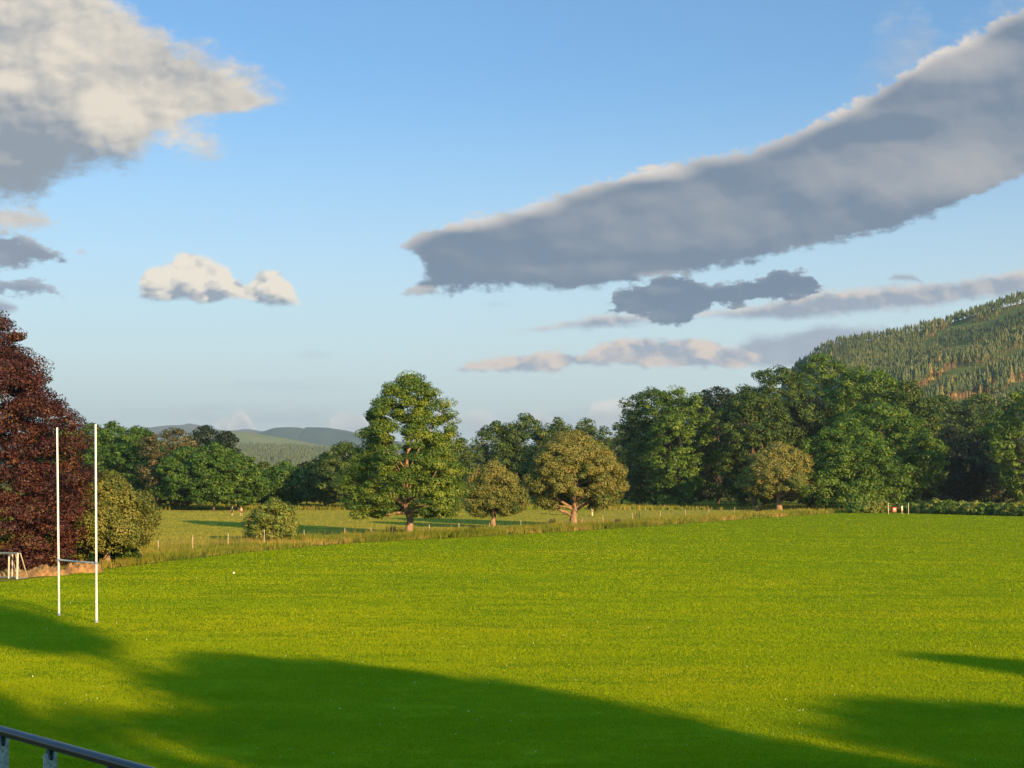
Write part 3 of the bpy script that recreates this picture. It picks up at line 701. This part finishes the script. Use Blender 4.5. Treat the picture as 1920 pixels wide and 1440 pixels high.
def scatter_on(VG, rng, N, pxr, srange, keep):
    k, n, _ = VG.shape; out = []
    i = rng.uniform(srange[0], srange[1], N) * 35; j = rng.uniform(0, n - 1.01, N)
    i0 = np.clip(i.astype(int), 0, 34); j0 = j.astype(int); fi = (i - i0)[:, None]; fj = (j - j0)[:, None]
    P = (VG[i0, j0] * (1 - fi) * (1 - fj) + VG[i0 + 1, j0] * fi * (1 - fj) + VG[i0, j0 + 1] * (1 - fi) * fj + VG[i0 + 1, j0 + 1] * fi * fj)
    px = 960 + P[:, 0] / P[:, 1] * F; py = HOR - (P[:, 2] - CH) / P[:, 1] * F
    kx = (px > pxr[0]) & (px < pxr[1]) & keep(px, py, P)
    return P[kx], px[kx], py[kx]

def merged_forest(name, P, H, tint, tids, label):
    rng = np.random.default_rng(77); Vs = []; Ts = []; Ms = []
    for t in range(len(TEMPL)):
        m = tids == t
        if not m.any(): continue
        for part, mi in ((TEMPL[t][0], 0), (TEMPL[t][1], 1)):
            p = P[m]; h = H[m]; a = rng.uniform(0, 6.28, len(p)); c, s_ = np.cos(a), np.sin(a)
            Tm = part.reshape(-1, 3)
            X = (Tm[None, :, 0] * c[:, None] - Tm[None, :, 1] * s_[:, None]) * h[:, None] + p[:, 0:1]
            Y = (Tm[None, :, 0] * s_[:, None] + Tm[None, :, 1] * c[:, None]) * h[:, None] + p[:, 1:2]
            Z = Tm[None, :, 2] * h[:, None] + p[:, 2:3] - .3
            Vs.append(np.stack([X, Y, Z], 2).reshape(-1, 3)); nt = len(part)
            Ts.append(np.clip(np.repeat(tint[m], nt) + rng.normal(0, .1, nt * len(p)), 0, 1)); Ms.append(np.full(nt * len(p), mi))
    V = np.concatenate(Vs)
    o = np_mesh(name, V, np.arange(len(V)).reshape(-1, 3), [M['L_con'], M['con_bark']], tint=np.concatenate(Ts), mi=np.concatenate(Ms))
    return tag(o, label, 'forest', kind='stuff')

def hill_forest():
    rng = np.random.default_rng(9)
    def keep(px, py, P):
        wob = np.sin(px * .05) * 5 + np.sin(px * .021 + 2) * 7 + rng.normal(0, 1.2, len(px))
        c = py + .40 * (px - 1500) + wob
        k = np.ones(len(px), bool)
        k &= ~((c > 737) & (c < 753) & (px > 1735))       # ride under the crest
        k &= ~((c > 778) & (c < 791) & (px > 1700))
        k &= ~((c > 820) & (c < 854) & (px > 1640))
        k &= ~((c > 882) & (c < 908) & (px > 1700))
        return k
    P, px, py = scatter_on(VR, rng, 34000, (1370, 2080), (.02, 1.03), keep)
    H = rng.uniform(6, 10.5, len(P)) + 4 * (py > 690)
    tids = rng.integers(0, 4, len(P)); tids[(py > 640) & (rng.random(len(P)) < .5)] = 2
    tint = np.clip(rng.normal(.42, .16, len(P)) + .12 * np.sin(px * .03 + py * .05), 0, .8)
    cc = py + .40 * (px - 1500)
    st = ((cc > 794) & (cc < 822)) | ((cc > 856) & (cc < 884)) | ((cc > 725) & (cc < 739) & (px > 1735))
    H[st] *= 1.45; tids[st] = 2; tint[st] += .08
    sh = (cc > 753) & (cc < 779) & (px > 1780); tint[sh] = .05  # shade of the stand painted in as a dark needle tint
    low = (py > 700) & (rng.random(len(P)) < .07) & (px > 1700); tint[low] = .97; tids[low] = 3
    vis = (px > 1530) & (px < 1915) & (py < 742) & (py - H / P[:, 1] * F < 722)
    order = np.argsort(-(H / P[:, 1]) * vis); ind = order[:300]
    rest = np.ones(len(P), bool); rest[ind] = False
    rest &= (rng.random(len(P)) < .9)
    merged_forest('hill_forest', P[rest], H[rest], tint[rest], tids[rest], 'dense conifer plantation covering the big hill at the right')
    protos = {}
    for j, i in enumerate(ind):
        t = int(tids[i]); orange = tint[i] > .9
        key = (t, orange)
        r = bpy.data.objects.new('conifer_tree', None); link(r); r.location = P[i] - np.array([0, 0, .3]); r.scale = (H[i],) * 3; r.rotation_euler = (0, 0, rng.uniform(0, 6))
        if key not in protos:
            cm = TEMPL[t][0].reshape(-1, 3); sm = TEMPL[t][1].reshape(-1, 3)
            c = np_mesh('crown', cm, np.arange(len(cm)).reshape(-1, 3), M['L_con'], tint=np.clip((.97 if orange else .45) + rng.normal(0, .12, len(cm) // 3), 0, 1))
            k_ = np_mesh('trunk', sm, np.arange(len(sm)).reshape(-1, 3), M['con_bark'])
            protos[key] = (c, k_)
        else:
            c, k_ = (q.copy() for q in protos[key]); link(c); link(k_)
        c.parent = r; k_.parent = r
        if orange: tag(r, 'rust coloured tree among the green conifers low on the big hill', 'tree', 'rust coloured trees on the big hill')
        else: tag(r, 'green conifer near the front of the plantation on the big hill', 'tree', 'conifers on the big hill')
    P, px, py = scatter_on(VD, rng, 16000, (60, 1330), (.05, 1.02), lambda a, b, c: ((a < 760) | (a > 1040)))
    merged_forest('distant_forest', P, rng.uniform(12, 18, len(P)), np.clip(rng.normal(.45, .15, len(P)), 0, .8), rng.integers(0, 4, len(P)), 'far conifer forest in the dip between the treelines')
hill_forest()

# ------------------------------------------------------------------ rugby posts
def rugby_posts():
    Lb, Rb = G(117, 1152), G(187, 1165)
    r = thing('rugby_posts', 'tall white rugby posts with a low crossbar near the left edge of the pitch', 'goal posts', Lb)
    def zz(py, D): return zat(py, D)
    def rel(p): return Vector(p) - Lb
    Lt = Vector((at(107, Lb.y), Lb.y, zz(803, Lb.y))); Rt = Vector((at(179, Rb.y), Rb.y, zz(797, Rb.y)))
    for b, t in ((Lb, Lt), (Rb, Rt)):
        m = TubeMB(); q = [rel(b.lerp(t, f)) for f in (-.01, .3, .6, 1)]
        m.tube(q, [.054, .052, .049, .045], 14); u = m.build('upright', M['white'], r)
        k = TubeMB(); k.tube([rel(t), rel(t) + Vector((0, 0, .03))], [.056, .05], 14); k.build('cap', M['white'], u)
        k = TubeMB(); k.tube([rel(b) - Vector((0, 0, .02)), rel(b) + Vector((0, 0, .14))], [.085, .085], 14); k.build('ground_socket', M['galv'], u)
    a = Lb.lerp(Lt, (zz(1048.5, Lb.y)) / Lt.z); b = Rb.lerp(Rt, (zz(1054.5, Rb.y)) / Rt.z)
    m = TubeMB(); m.tube([rel(a), rel(a.lerp(b, .5)) - Vector((0, 0, .015)), rel(b)], .042, 12); cb = m.build('crossbar', M['galv'], r)
    for p in (a, b):
        m = TubeMB(); d = (b - a).normalized() * .11; m.tube([rel(p) - Vector((0, 0, .08)), rel(p) + Vector((0, 0, .08))], .075, 12); m.build('clamp', M['galv'], cb)
rugby_posts()

# ------------------------------------------------------------------ stacked football goals
M['net'] = surf('goal_net', (.25, .25, .22), (.35, .35, .30), 3, .8)
def goal(px, by, D, ht, ln, lab, thick, slant, rz):
    o = Vector((at(px, D), D, 0))
    r = thing('football_goal', lab, 'goal', o, 0, 'white football goals stacked under the copper beech')
    c = Vector((-math.cos(rz), math.sin(rz), 0)); b = Vector((slant, 1.0, 0))
    for q in (0, 1):
        p = c * (ln * q); m = TubeMB(); m.tube([p, p + Vector((0, 0, ht))], thick, 10); m.build('goal_post', M['dull_white'], r)
        m = TubeMB(); m.tube([p + Vector((0, 0, ht)), p + b * .25 + Vector((0, 0, ht)), p + b + Vector((0, 0, .03))], thick * .55, 8); m.build('back_stay', M['dull_white'], r)
        m = TubeMB(); m.tube([p + Vector((0, 0, .03)), p + b + Vector((0, 0, .03))], thick * .5, 8); m.build('side_foot', M['dull_white'], r)
    m = TubeMB(); m.tube([Vector((0, 0, ht)), c * ln + Vector((0, 0, ht))], thick, 10); m.build('crossbar', M['dull_white'], r)
    m = TubeMB(); m.tube([b + Vector((0, 0, .03)), c * ln + b + Vector((0, 0, .03))], thick * .5, 8); m.build('rear_foot', M['dull_white'], r)
goal(21.5, 1083, 114.2, 1.83, 4.6, 'white football goal whose post stands farthest left of the stacked goals', .062, .30, R(12))
goal(28.0, 1083, 115.4, 1.80, 4.6, 'white football goal in the middle of the stack with a thinner post', .045, .34, R(12))
goal(37.5, 1084, 113.4, 1.86, 4.6, 'white football goal at the right of the stack with the thickest post', .080, .45, R(12))

# ------------------------------------------------------------------ wire fence along the far side of the pitch
def fence():
    posts = [(300, 1033), (364, 1030), (430, 1024), (497, 1019), (572, 1012), (648, 1007), (697, 1006), (740, 1004), (805, 1000), (861, 997), (918, 995), (976, 991), (1028, 987), (1080, 983), (1130, 979), (1185, 973), (1237, 969), (1284, 966), (1328, 964), (1376, 961), (1418, 958), (1460, 955), (1500, 952), (1540, 951), (1577, 950)]
    P = [G(*p) for p in posts]; o = P[0]; rng = random.Random(4)
    r = thing('wire_fence', 'low wire fence on short wooden posts along the long grass beyond the pitch', 'fence', o)
    tops = []
    for i, p in enumerate(P):
        h = 1.15 + rng.uniform(-.08, .1) + (.35 if i in (1, 2, 3) else 0); d = Vector((rng.uniform(-.05, .05), 0, h)); q = p - o
        m = TubeMB(); m.tube([q - Vector((0, 0, .2)), q + d * .5, q + d], [.06, .055, .05], 7); m.build('fence_post', M['wood'], r); tops.append(q)
    for k in range(3):
        m = TubeMB(); m.tube([q + Vector((0, -.06, .4 + .3 * k)) for q in tops], .008, 4, False); m.build('wire', M['wire'], r)
fence()

# ------------------------------------------------------------------ railing in the near corner
def railing():
    a = Vector((-2.07, 6.24, CH - 1.0)); b = Vector((-1.2, 5.29, CH - 1.0)); d = (b - a); step = d.normalized()
    s0 = a - step * 2.2; s1 = b + step * .9
    g = 5.4
    r = thing('railing', 'dark metal handrail on flat grey uprights in the bottom left corner', 'railing', (s0.x, s0.y, g))
    def rel(p): return Vector(p) - Vector((s0.x, s0.y, g))
    m = TubeMB(); m.tube([rel(s0), rel(a), rel(b), rel(s1)], .0195, 20); m.build('top_rail', M['rail'], r)
    m = TubeMB(); m.tube([rel(s0) - Vector((0, 0, .82)), rel(s1) - Vector((0, 0, .82))], .02, 14); m.build('bottom_rail', M['rail'], r)
    ang = math.atan2(step.y, step.x)
    ts = [(-2.01 - a.x) / step.x, (-1.73 - a.x) / step.x, (-1.415 - a.x) / step.x]
    ts = [ts[0] - .42 * k for k in (4, 3, 2, 1)] + ts + [ts[2] + .44, ts[2] + .88]
    for t in ts:
        p = a + step * t; z = p.z - .020
        bm = bmesh.new()
        bmesh.ops.create_cube(bm, size=1)
        for v in bm.verts: v.co = Vector((v.co.x * .014, v.co.y * .052, v.co.z * .95))
        bmesh.ops.bevel(bm, geom=list(bm.edges), offset=.003, segments=2, affect='EDGES')
        me = bpy.data.meshes.new('upright'); bm.to_mesh(me); bm.free(); me.materials.append(M['galv'])
        o = link(bpy.data.objects.new('upright', me), r); o.location = rel((p.x, p.y, z - .475 - .012)); o.rotation_euler = (0, 0, ang)
        m = TubeMB(); m.tube([rel((p.x, p.y, z - .03)) - step * .013, rel((p.x, p.y, z - .03)) + step * .013], .007, 8); m.tube([rel((p.x, p.y, z - .03)), rel((p.x, p.y, z + .01))], [.012, .017], 10)
        m.build('bolt', M['rail'], o); bpy.context.view_layer.update()
        o.children[0].matrix_parent_inverse = o.matrix_local.inverted()
    # short capped post further along
    q = Vector((at(412, 5.05), 5.05, 0)); top = zat(1434.5, 5.05)
    r2 = thing('metal_post', 'short dark metal post with a light rimmed cap right of the railing', 'post', (q.x, q.y, g))
    m = TubeMB(); m.tube([(0, 0, 0), (0, 0, top - g - .006)], .013, 16); m.build('shaft', M['rail'], r2)
    m = TubeMB(); m.tube([(0, 0, top - g - .012), (0, 0, top - g - .003), (0, 0, top - g)], [.0155, .0155, .011], 16); m.build('cap', M['galv'], r2)
railing()

# ------------------------------------------------------------------ people
M['skin'] = surf('skin', (.50, .27, .18), (.60, .34, .24), 8, .55)
M['black_cloth'] = surf('black_cloth', (.012, .010, .012), (.03, .022, .022), 9, .85)
M['pink_cloth'] = surf('pink_cloth', (.60, .30, .22), (.72, .38, .28), 9, .85)
M['cream_cloth'] = surf('cream_cloth', (.62, .50, .40), (.72, .60, .48), 9, .85)
M['navy_cloth'] = surf('dark_green_cloth', (.02, .03, .02), (.04, .05, .03), 9, .85)
M['hair_white'] = surf('white_hair', (.55, .53, .50), (.7, .68, .64), 20, .8)
M['hair_dark'] = surf('dark_hair', (.015, .010, .008), (.03, .02, .015), 20, .8)
M['hair_fair'] = surf('fair_hair', (.42, .28, .15), (.55, .38, .22), 20, .8)
def person(loc, rz, label, shirt, shorts, hair, h=1.72, stride=.22, skirt=False):
    k = h / 1.75
    r = thing('person', label, 'person', loc, rz)
    J = {'pel': (0, 0, .93), 'ab': (0, 0, 1.1), 'ch': (0, -.01, 1.32), 'nk': (0, 0, 1.47), 'hd': (0, -.02, 1.56), 'tp': (0, -.015, 1.70)}
    Rr = {'pel': (.145, .11), 'ab': (.125, .09), 'ch': (.155, .105), 'nk': (.055, .055), 'hd': (.078, .09), 'tp': (.06, .072)}
    ed = [('pel', 'ab'), ('ab', 'ch'), ('ch', 'nk'), ('nk', 'hd'), ('hd', 'tp')]
    J['nose'] = (0, -.125, 1.59); Rr['nose'] = (.014, .018); ed.append(('hd', 'nose'))
    J['chin'] = (0, -.085, 1.50); Rr['chin'] = (.03, .03); ed.append(('hd', 'chin'))
    for s_, n in ((-1, 'l'), (1, 'r')):
        st = stride * s_
        J['ear' + n] = (s_ * .088, .0, 1.59); Rr['ear' + n] = (.014, .022); ed.append(('hd', 'ear' + n))
        J['hip' + n] = (s_ * .09, 0, .88); J['kn' + n] = (s_ * .10, -st * .55, .49); J['an' + n] = (s_ * .10, -st + (.06 if st < 0 else 0), .085); J['to' + n] = (s_ * .11, -st - .16, .035)
        Rr['hip' + n] = (.088, .09); Rr['kn' + n] = (.058, .06); Rr['an' + n] = (.038, .042); Rr['to' + n] = (.04, .028)
        J['sh' + n] = (s_ * .185, 0, 1.40); J['el' + n] = (s_ * .235, st * .45, 1.13); J['wr' + n] = (s_ * .23, st * .9 - .06, .90); J['pa' + n] = (s_ * .225, st * 1.0 - .08, .84)
        Rr['sh' + n] = (.055, .055); Rr['el' + n] = (.040, .040); Rr['wr' + n] = (.026, .028); Rr['pa' + n] = (.018, .040)
        ed += [('pel', 'hip' + n), ('hip' + n, 'kn' + n), ('kn' + n, 'an' + n), ('an' + n, 'to' + n), ('ch', 'sh' + n), ('sh' + n, 'el' + n), ('el' + n, 'wr' + n), ('wr' + n, 'pa' + n)]
        px_, py_, pz_ = J['pa' + n]
        for f, (dy, ln) in enumerate(((-.033, .072), (-.012, .082), (.010, .076), (.030, .060))):
            a, b = 'f%d%s' % (f, n), 'g%d%s' % (f, n)
            J[a] = (px_, py_ + dy, pz_ - .035); J[b] = (px_ - s_ * .018, py_ + dy * 1.1 - .006, pz_ - .035 - ln); Rr[a] = (.0095, .0095); Rr[b] = (.0075, .0075)
            ed += [('pa' + n, a), (a, b)]
        J['th' + n] = (px_ - s_ * .012, py_ - .062, pz_ - .018); Rr['th' + n] = (.010, .010); ed.append(('wr' + n, 'th' + n))
    names = list(J); idx = {n: i for i, n in enumerate(names)}
    me = bpy.data.meshes.new('body'); me.from_pydata([tuple(c * k for c in J[n]) for n in names], [(idx[a], idx[b]) for a, b in ed], [])
    me.materials.append(M['skin']); o = link(bpy.data.objects.new('body', me), r)
    md = o.modifiers.new('skin', 'SKIN'); md.use_smooth_shade = True
    for n in names: me.skin_vertices[0].data[idx[n]].radius = tuple(c * k for c in Rr[n])
    me.skin_vertices[0].data[0].use_root = True
    o.modifiers.new('sub', 'SUBSURF').levels = 1; o.modifiers['sub'].render_levels = 1
    def lathe(name, rows, mat):
        V = []; Q = []; n = 18
        for (z, rx, ry, oy) in rows:
            for j in range(n): a = 2 * math.pi * j / n; V.append((rx * math.cos(a) * k, (oy + ry * math.sin(a)) * k, z * k))
        for i in range(len(rows) - 1):
            for j in range(n): Q.append((i * n + j, i * n + (j + 1) % n, (i + 1) * n + (j + 1) % n, (i + 1) * n + j))
        return np_mesh(name, V, Q, mat, r, smooth=True)
    sh = lathe('shirt', [(.90, .17, .13, 0), (1.05, .165, .125, 0), (1.2, .175, .13, 0), (1.36, .20, .135, 0), (1.44, .15, .10, 0), (1.48, .07, .07, 0)], M[shirt])
    m = TubeMB()
    for n in 'lr': a = Vector(J['sh' + n]) * k; b = Vector(J['el' + n]) * k; m.tube([a + (a - b) * .08, a, a.lerp(b, .8)], [.05 * k, .068 * k, .062 * k], 10)
    m.build('sleeves', M[shirt], sh)
    if skirt: lathe('skirt', [(.96, .165, .13, 0), (.85, .19, .15, 0), (.55, .23, .20, 0)], M[shorts])
    else:
        m = TubeMB()
        for n in 'lr': a = Vector(J['hip' + n]) * k; b = Vector(J['kn' + n]) * k; m.tube([a + Vector((0, 0, .09)), a, a.lerp(b, .75)], [.10 * k, .108 * k, .095 * k], 12)
        m.build('shorts', M[shorts], r)
    rows = []
    for i in range(7): t = math.pi / 2 * i / 6; rows.append((1.585 + .135 * math.sin(t), .094 * math.cos(t) + .001, .108 * math.cos(t) + .001, .012))
    hr = lathe('hair', [(1.52, .075, .05, .055)] + rows, M[hair])
    m = TubeMB()
    for s_ in (-1, 1): m.tube([Vector((s_ * .032, -.103, 1.60)) * k, Vector((s_ * .032, -.112, 1.60)) * k], .010 * k, 8)
    m.tube([Vector((-.024, -.106, 1.535)) * k, Vector((.024, -.106, 1.535)) * k], .006 * k, 6); m.build('eyes_and_mouth', M['hair_dark'], r)
    m = TubeMB()
    for n in 'lr': a = Vector(J['an' + n]) * k; b = Vector(J['to' + n]) * k; m.tube([Vector((a.x, a.y + .05, .035)), Vector((a.x, a.y, .04)), Vector((b.x, b.y, .032)), Vector((b.x, b.y - .03, .025))], [.035, .047, .042, .02], 8)
    m.build('shoes', M['white'], r)
    return r
person(G(437, 966.5), R(10), 'person in black walking on the far field, left of two walkers', 'black_cloth', 'black_cloth', 'hair_white', stride=.2, skirt=True)
person(G(454, 966.5), R(-8), 'person in pink top and dark shorts, right of two walkers on far field', 'pink_cloth', 'navy_cloth', 'hair_fair', h=1.68, stride=-.22)
person((at(1689, 318), 318, 0), R(30), 'dark haired person in a pale top at the gap in the right hedge', 'cream_cloth', 'cream_cloth', 'hair_dark', h=1.78, stride=.06)

# ------------------------------------------------------------------ small things at the edge of the pitch
M['red'] = surf('red_plastic', (.45, .03, .012), (.62, .06, .02), 6, .45)
def bin_():
    D = 309; r = thing('litter_bin', 'red bin with a white notice beside the gap in the right hedge', 'bin', (at(1674, D), D, 0), R(12))
    m = TubeMB(); m.tube([(0, 0, 0), (0, 0, .5)], .05, 10); m.build('stand', M['bark_dark'], r)
    bm = bmesh.new(); bmesh.ops.create_cube(bm, size=1)
    for v in bm.verts: v.co = Vector((v.co.x * (.85 if v.co.z > 0 else .7), v.co.y * .6, .95 + v.co.z * .85))
    bmesh.ops.bevel(bm, geom=list(bm.edges), offset=.06, segments=3, affect='EDGES')
    me = bpy.data.meshes.new('body'); bm.to_mesh(me); bm.free(); me.materials.append(M['red']); link(bpy.data.objects.new('body', me), r)
    m = TubeMB(); m.box((0, 0, 1.42), (.95, .7, .1)); m.build('lid', M['red'], r, smooth=False)
    m = TubeMB(); m.box((-.05, -.315, 1.05), (.36, .02, .42)); m.build('notice', M['white'], r, smooth=False)
bin_()
for px, dd, lb in ((1663.5, 312, 'short white marker post left of the red bin'), (1701, 312, 'short white marker post right of the person at the hedge')):
    r = thing('marker_post', lb, 'post', (at(px, dd), dd, 0), 0, 'white marker posts at the hedge gap')
    m = TubeMB(); m.tube([(0, 0, 0), (0, 0, 1.5), (.02, 0, 2.2)], [.06, .06, .045], 8); m.build('post', M['bark_pale'], r)
    m = TubeMB(); m.tube([(.02, 0, 2.2), (.02, 0, 2.26)], [.06, .05], 8); m.build('cap', M['white'], r)

def hedge():
    rng = random.Random(3); xs = [1608, 1630, 1652, 1705, 1728, 1752, 1777, 1802, 1828, 1853, 1878, 1903, 1930]
    lbs = ['leftmost low leafy shrub where the long grass ends', 'low leafy shrub second from where the long grass ends', 'low leafy shrub just left of the red bin', 'low leafy shrub just right of the person at the hedge',
           'low hedge shrub second right of the person'] + ['low leafy hedge shrub before the black shade, number %s from the person' % w for w in ('three', 'four', 'five', 'six', 'seven', 'eight', 'nine', 'ten')]
    for i, (x, lb) in enumerate(zip(xs, lbs)):
        by = edge_y(x) + 1.5; tree(400 + i, x, by, by - rng.uniform(19, 27), rng.uniform(40, 52), 'low', 'L_shrub' if i % 3 else 'L_lime', 'hedge_shrub', lb, 'low shrubs along the right end of the pitch', cat='shrub', bark='bark', tr=.05, crk=.16, dens=1.1, nl=4, fork=.05, leafk=.8)
hedge()

def reed_clump(px, by, wpx, hpx, mat, label, n=70, seed=0, group=None):
    rng = np.random.default_rng(seed); g = G(px, by); s_ = g.y / F
    x = rng.normal(0, wpx * s_ / 3.4, n); y = rng.normal(0, wpx * s_ / 4, n); h = hpx * s_ * rng.uniform(.6, 1.1, n); w_ = .05 * rng.uniform(.7, 1.5, n) * g.y / 200; a = rng.uniform(0, 3.14, n)
    V = np.empty((n, 4, 3)); lx = rng.normal(0, .12, n) * h; ly = rng.normal(0, .12, n) * h
    V[:, 0] = np.stack([x - np.cos(a) * w_, y - np.sin(a) * w_, np.zeros(n)], 1); V[:, 1] = np.stack([x + np.cos(a) * w_, y + np.sin(a) * w_, np.zeros(n)], 1)
    V[:, 2] = np.stack([x + lx * .6 + np.cos(a) * w_ * .9, y + ly * .6, h * .7], 1); V[:, 3] = np.stack([x + lx, y + ly, h], 1)
    o = np_mesh('reed_clump', V.reshape(-1, 3), np.arange(n * 4).reshape(-1, 4), M[mat], tint=rng.random(n)); o.location = g
    return tag(o, label, 'plant', group)
reed_clump(1036, 988, 16, 17, 'L_dark', 'dark upright plant clump left of the largest hawthorn trunk', seed=1)
reed_clump(887, 1000, 10, 17, 'L_dark', 'narrow dark plant clump in the long grass left of the smaller hawthorn', seed=2)
reed_clump(737, 1006, 14, 22, 'L_dark', 'dark plant clump in the long grass left of the sycamore trunk', seed=3)
reed_clump(1158, 986, 12, 15, 'L_brown', 'brown dead plant clump right of the largest hawthorn', seed=4)
reed_clump(1196, 976, 12, 20, 'L_haw', 'rust coloured bare sapling clump in the gap before the right wood', seed=5, n=30)
reed_clump(1420, 958, 10, 12, 'L_dark', 'dark little plant clump left of the ochre hawthorn trunk', seed=6)

def forked_birch():
    D = 300; b = Vector((at(1110, D), D, 0)); r = thing('birch_tree', 'thin white forked birch trunk showing under the right side of the largest hawthorn', 'tree', b)
    m = TubeMB(); z0 = 0; m.tube([(0, 0, -.1), (0, 0, .4), (-.22, 0, 1.6), (-.45, 0, 3.0), (-.6, .1, 5.5)], [.17, .15, .12, .10, .05], 8); m.tube([(0, 0, .35), (.2, 0, 1.6), (.38, 0, 3.0), (.5, -.1, 5.5)], [.14, .11, .10, .05], 8); m.build('trunk', M['bark_pale'], r)
    rng = np.random.default_rng(8); crown('crown', rng, r, PROF['round'], 8.0, 1.8, 20, .6, .7, 1500, .35, M['L_oak'])
forked_birch()
def stump():
    g = G(1089, 987); r = thing('tree_stump', 'pale broken stump with ragged sprouts right beside the forked hawthorn trunk', 'stump', g)
    m = TubeMB(); m.tube([(0, 0, -.1), (0.02, 0, .4), (-.08, 0, .9), (-.02, 0, 1.15)], [.32, .22, .15, .06], 9); m.tube([(0.05, 0, .5), (.22, 0, .95), (.20, 0, 1.3)], [.14, .09, .07], 7); m.build('wood', M['bark'], r)
    rng = np.random.default_rng(9); m = TubeMB()
    for i in range(12): a = rng.uniform(0, 6.28); q = Vector((math.cos(a), math.sin(a), 0)); m.tube([q * .2, q * .45 + Vector((0, 0, .35)), q * .7 + Vector((0, 0, .5 + rng.uniform(0, .4)))], [.03, .02, .008], 5)
    m.build('sprouts', M['bark'], r)
stump()

def heap(px, by, hw, dp, ht, label, seed):
    g = G(px, by); rng = np.random.default_rng(seed); n, mm = 48, 24; V = []
    ph = rng.uniform(0, 6, 6)
    for j in range(mm + 1):
        for i in range(n + 1):
            u = i / n * 2 - 1; v = j / mm * 2 - 1; e = max(0, 1 - u * u - v * v) ** .5
            z = ht * e * (1 + .25 * math.sin(7 * u + ph[0]) * math.cos(5 * v + ph[1]) + .18 * math.sin(15 * u + 9 * v + ph[2])) + (rng.normal(0, .05) if e > 0 else -.04)
            V.append((u * hw, v * dp, z))
    Q = [(j * (n + 1) + i, j * (n + 1) + i + 1, (j + 1) * (n + 1) + i + 1, (j + 1) * (n + 1) + i) for j in range(mm) for i in range(n)]
    o = np_mesh('bracken_heap', V, Q, M['earth']); o.location = g + Vector((0, dp * .9, 0))
    return tag(o, label, 'heap')
heap(152, 1073, 1.55, 1.2, .75, 'rusty brown heap of dead bracken behind the crossbar of the rugby posts', 1)
heap(86, 1078, 1.6, 1.3, .60, 'rusty brown heap of dead bracken between the football goals and the left rugby post', 2)
heap(20, 1080, 2.2, 1.6, .35, 'low brown heap of litter under the white football goals', 3)

def s_da(rng, N):
    py = rng.uniform(975, 1420, N); px = rng.uniform(0, 1920, N); k = (py > edge_y(px) + 4) & (rng.random(N) < .3 + .7 * (np.sin(px * .012) * np.sin(py * .05) > .2)); return px[k], py[k]
M['petal'] = matte('daisy_petals', (.75, .75, .68), (.82, .80, .7), 3)
blades('daisies', 900, s_da, lambda D: .04 + D * .0002, lambda D: .02 + D * .00022, M['petal'], 12, 'tiny white daisies dotted over the pitch', lean=.8, cat='flowers')
def ball():
    g = G(441, 1075); bm = bmesh.new(); bmesh.ops.create_icosphere(bm, subdivisions=3, radius=.075); me = bpy.data.meshes.new('ball'); bm.to_mesh(me); bm.free()
    me.materials.append(M['white']); me.polygons.foreach_set('use_smooth', [True] * len(me.polygons)); o = link(bpy.data.objects.new('ball', me)); o.location = g + Vector((0, 0, .09)); tag(o, 'small white ball lying on the pitch below the far field', 'ball')
ball()

# ------------------------------------------------------------------ haze
def haze():
    V = [(x, y, z) for z in (-4, 560) for y in (-420, 14050) for x in (-8100, 8100)]
    Q = [(0, 2, 3, 1), (4, 5, 7, 6), (0, 1, 5, 4), (2, 6, 7, 3), (0, 4, 6, 2), (1, 3, 7, 5)]
    m, w, out = new_mat('air'); p = w.n('ShaderNodeVolumePrincipled')
    p.inputs['Color'].default_value = (.74, .86, 1.0, 1); p.inputs['Density'].default_value = 7e-5; p.inputs['Anisotropy'].default_value = .4
    w.link(p.outputs[0], out.inputs['Volume'])
    tag(np_mesh('haze', V, Q, m), kind='stuff')
haze()
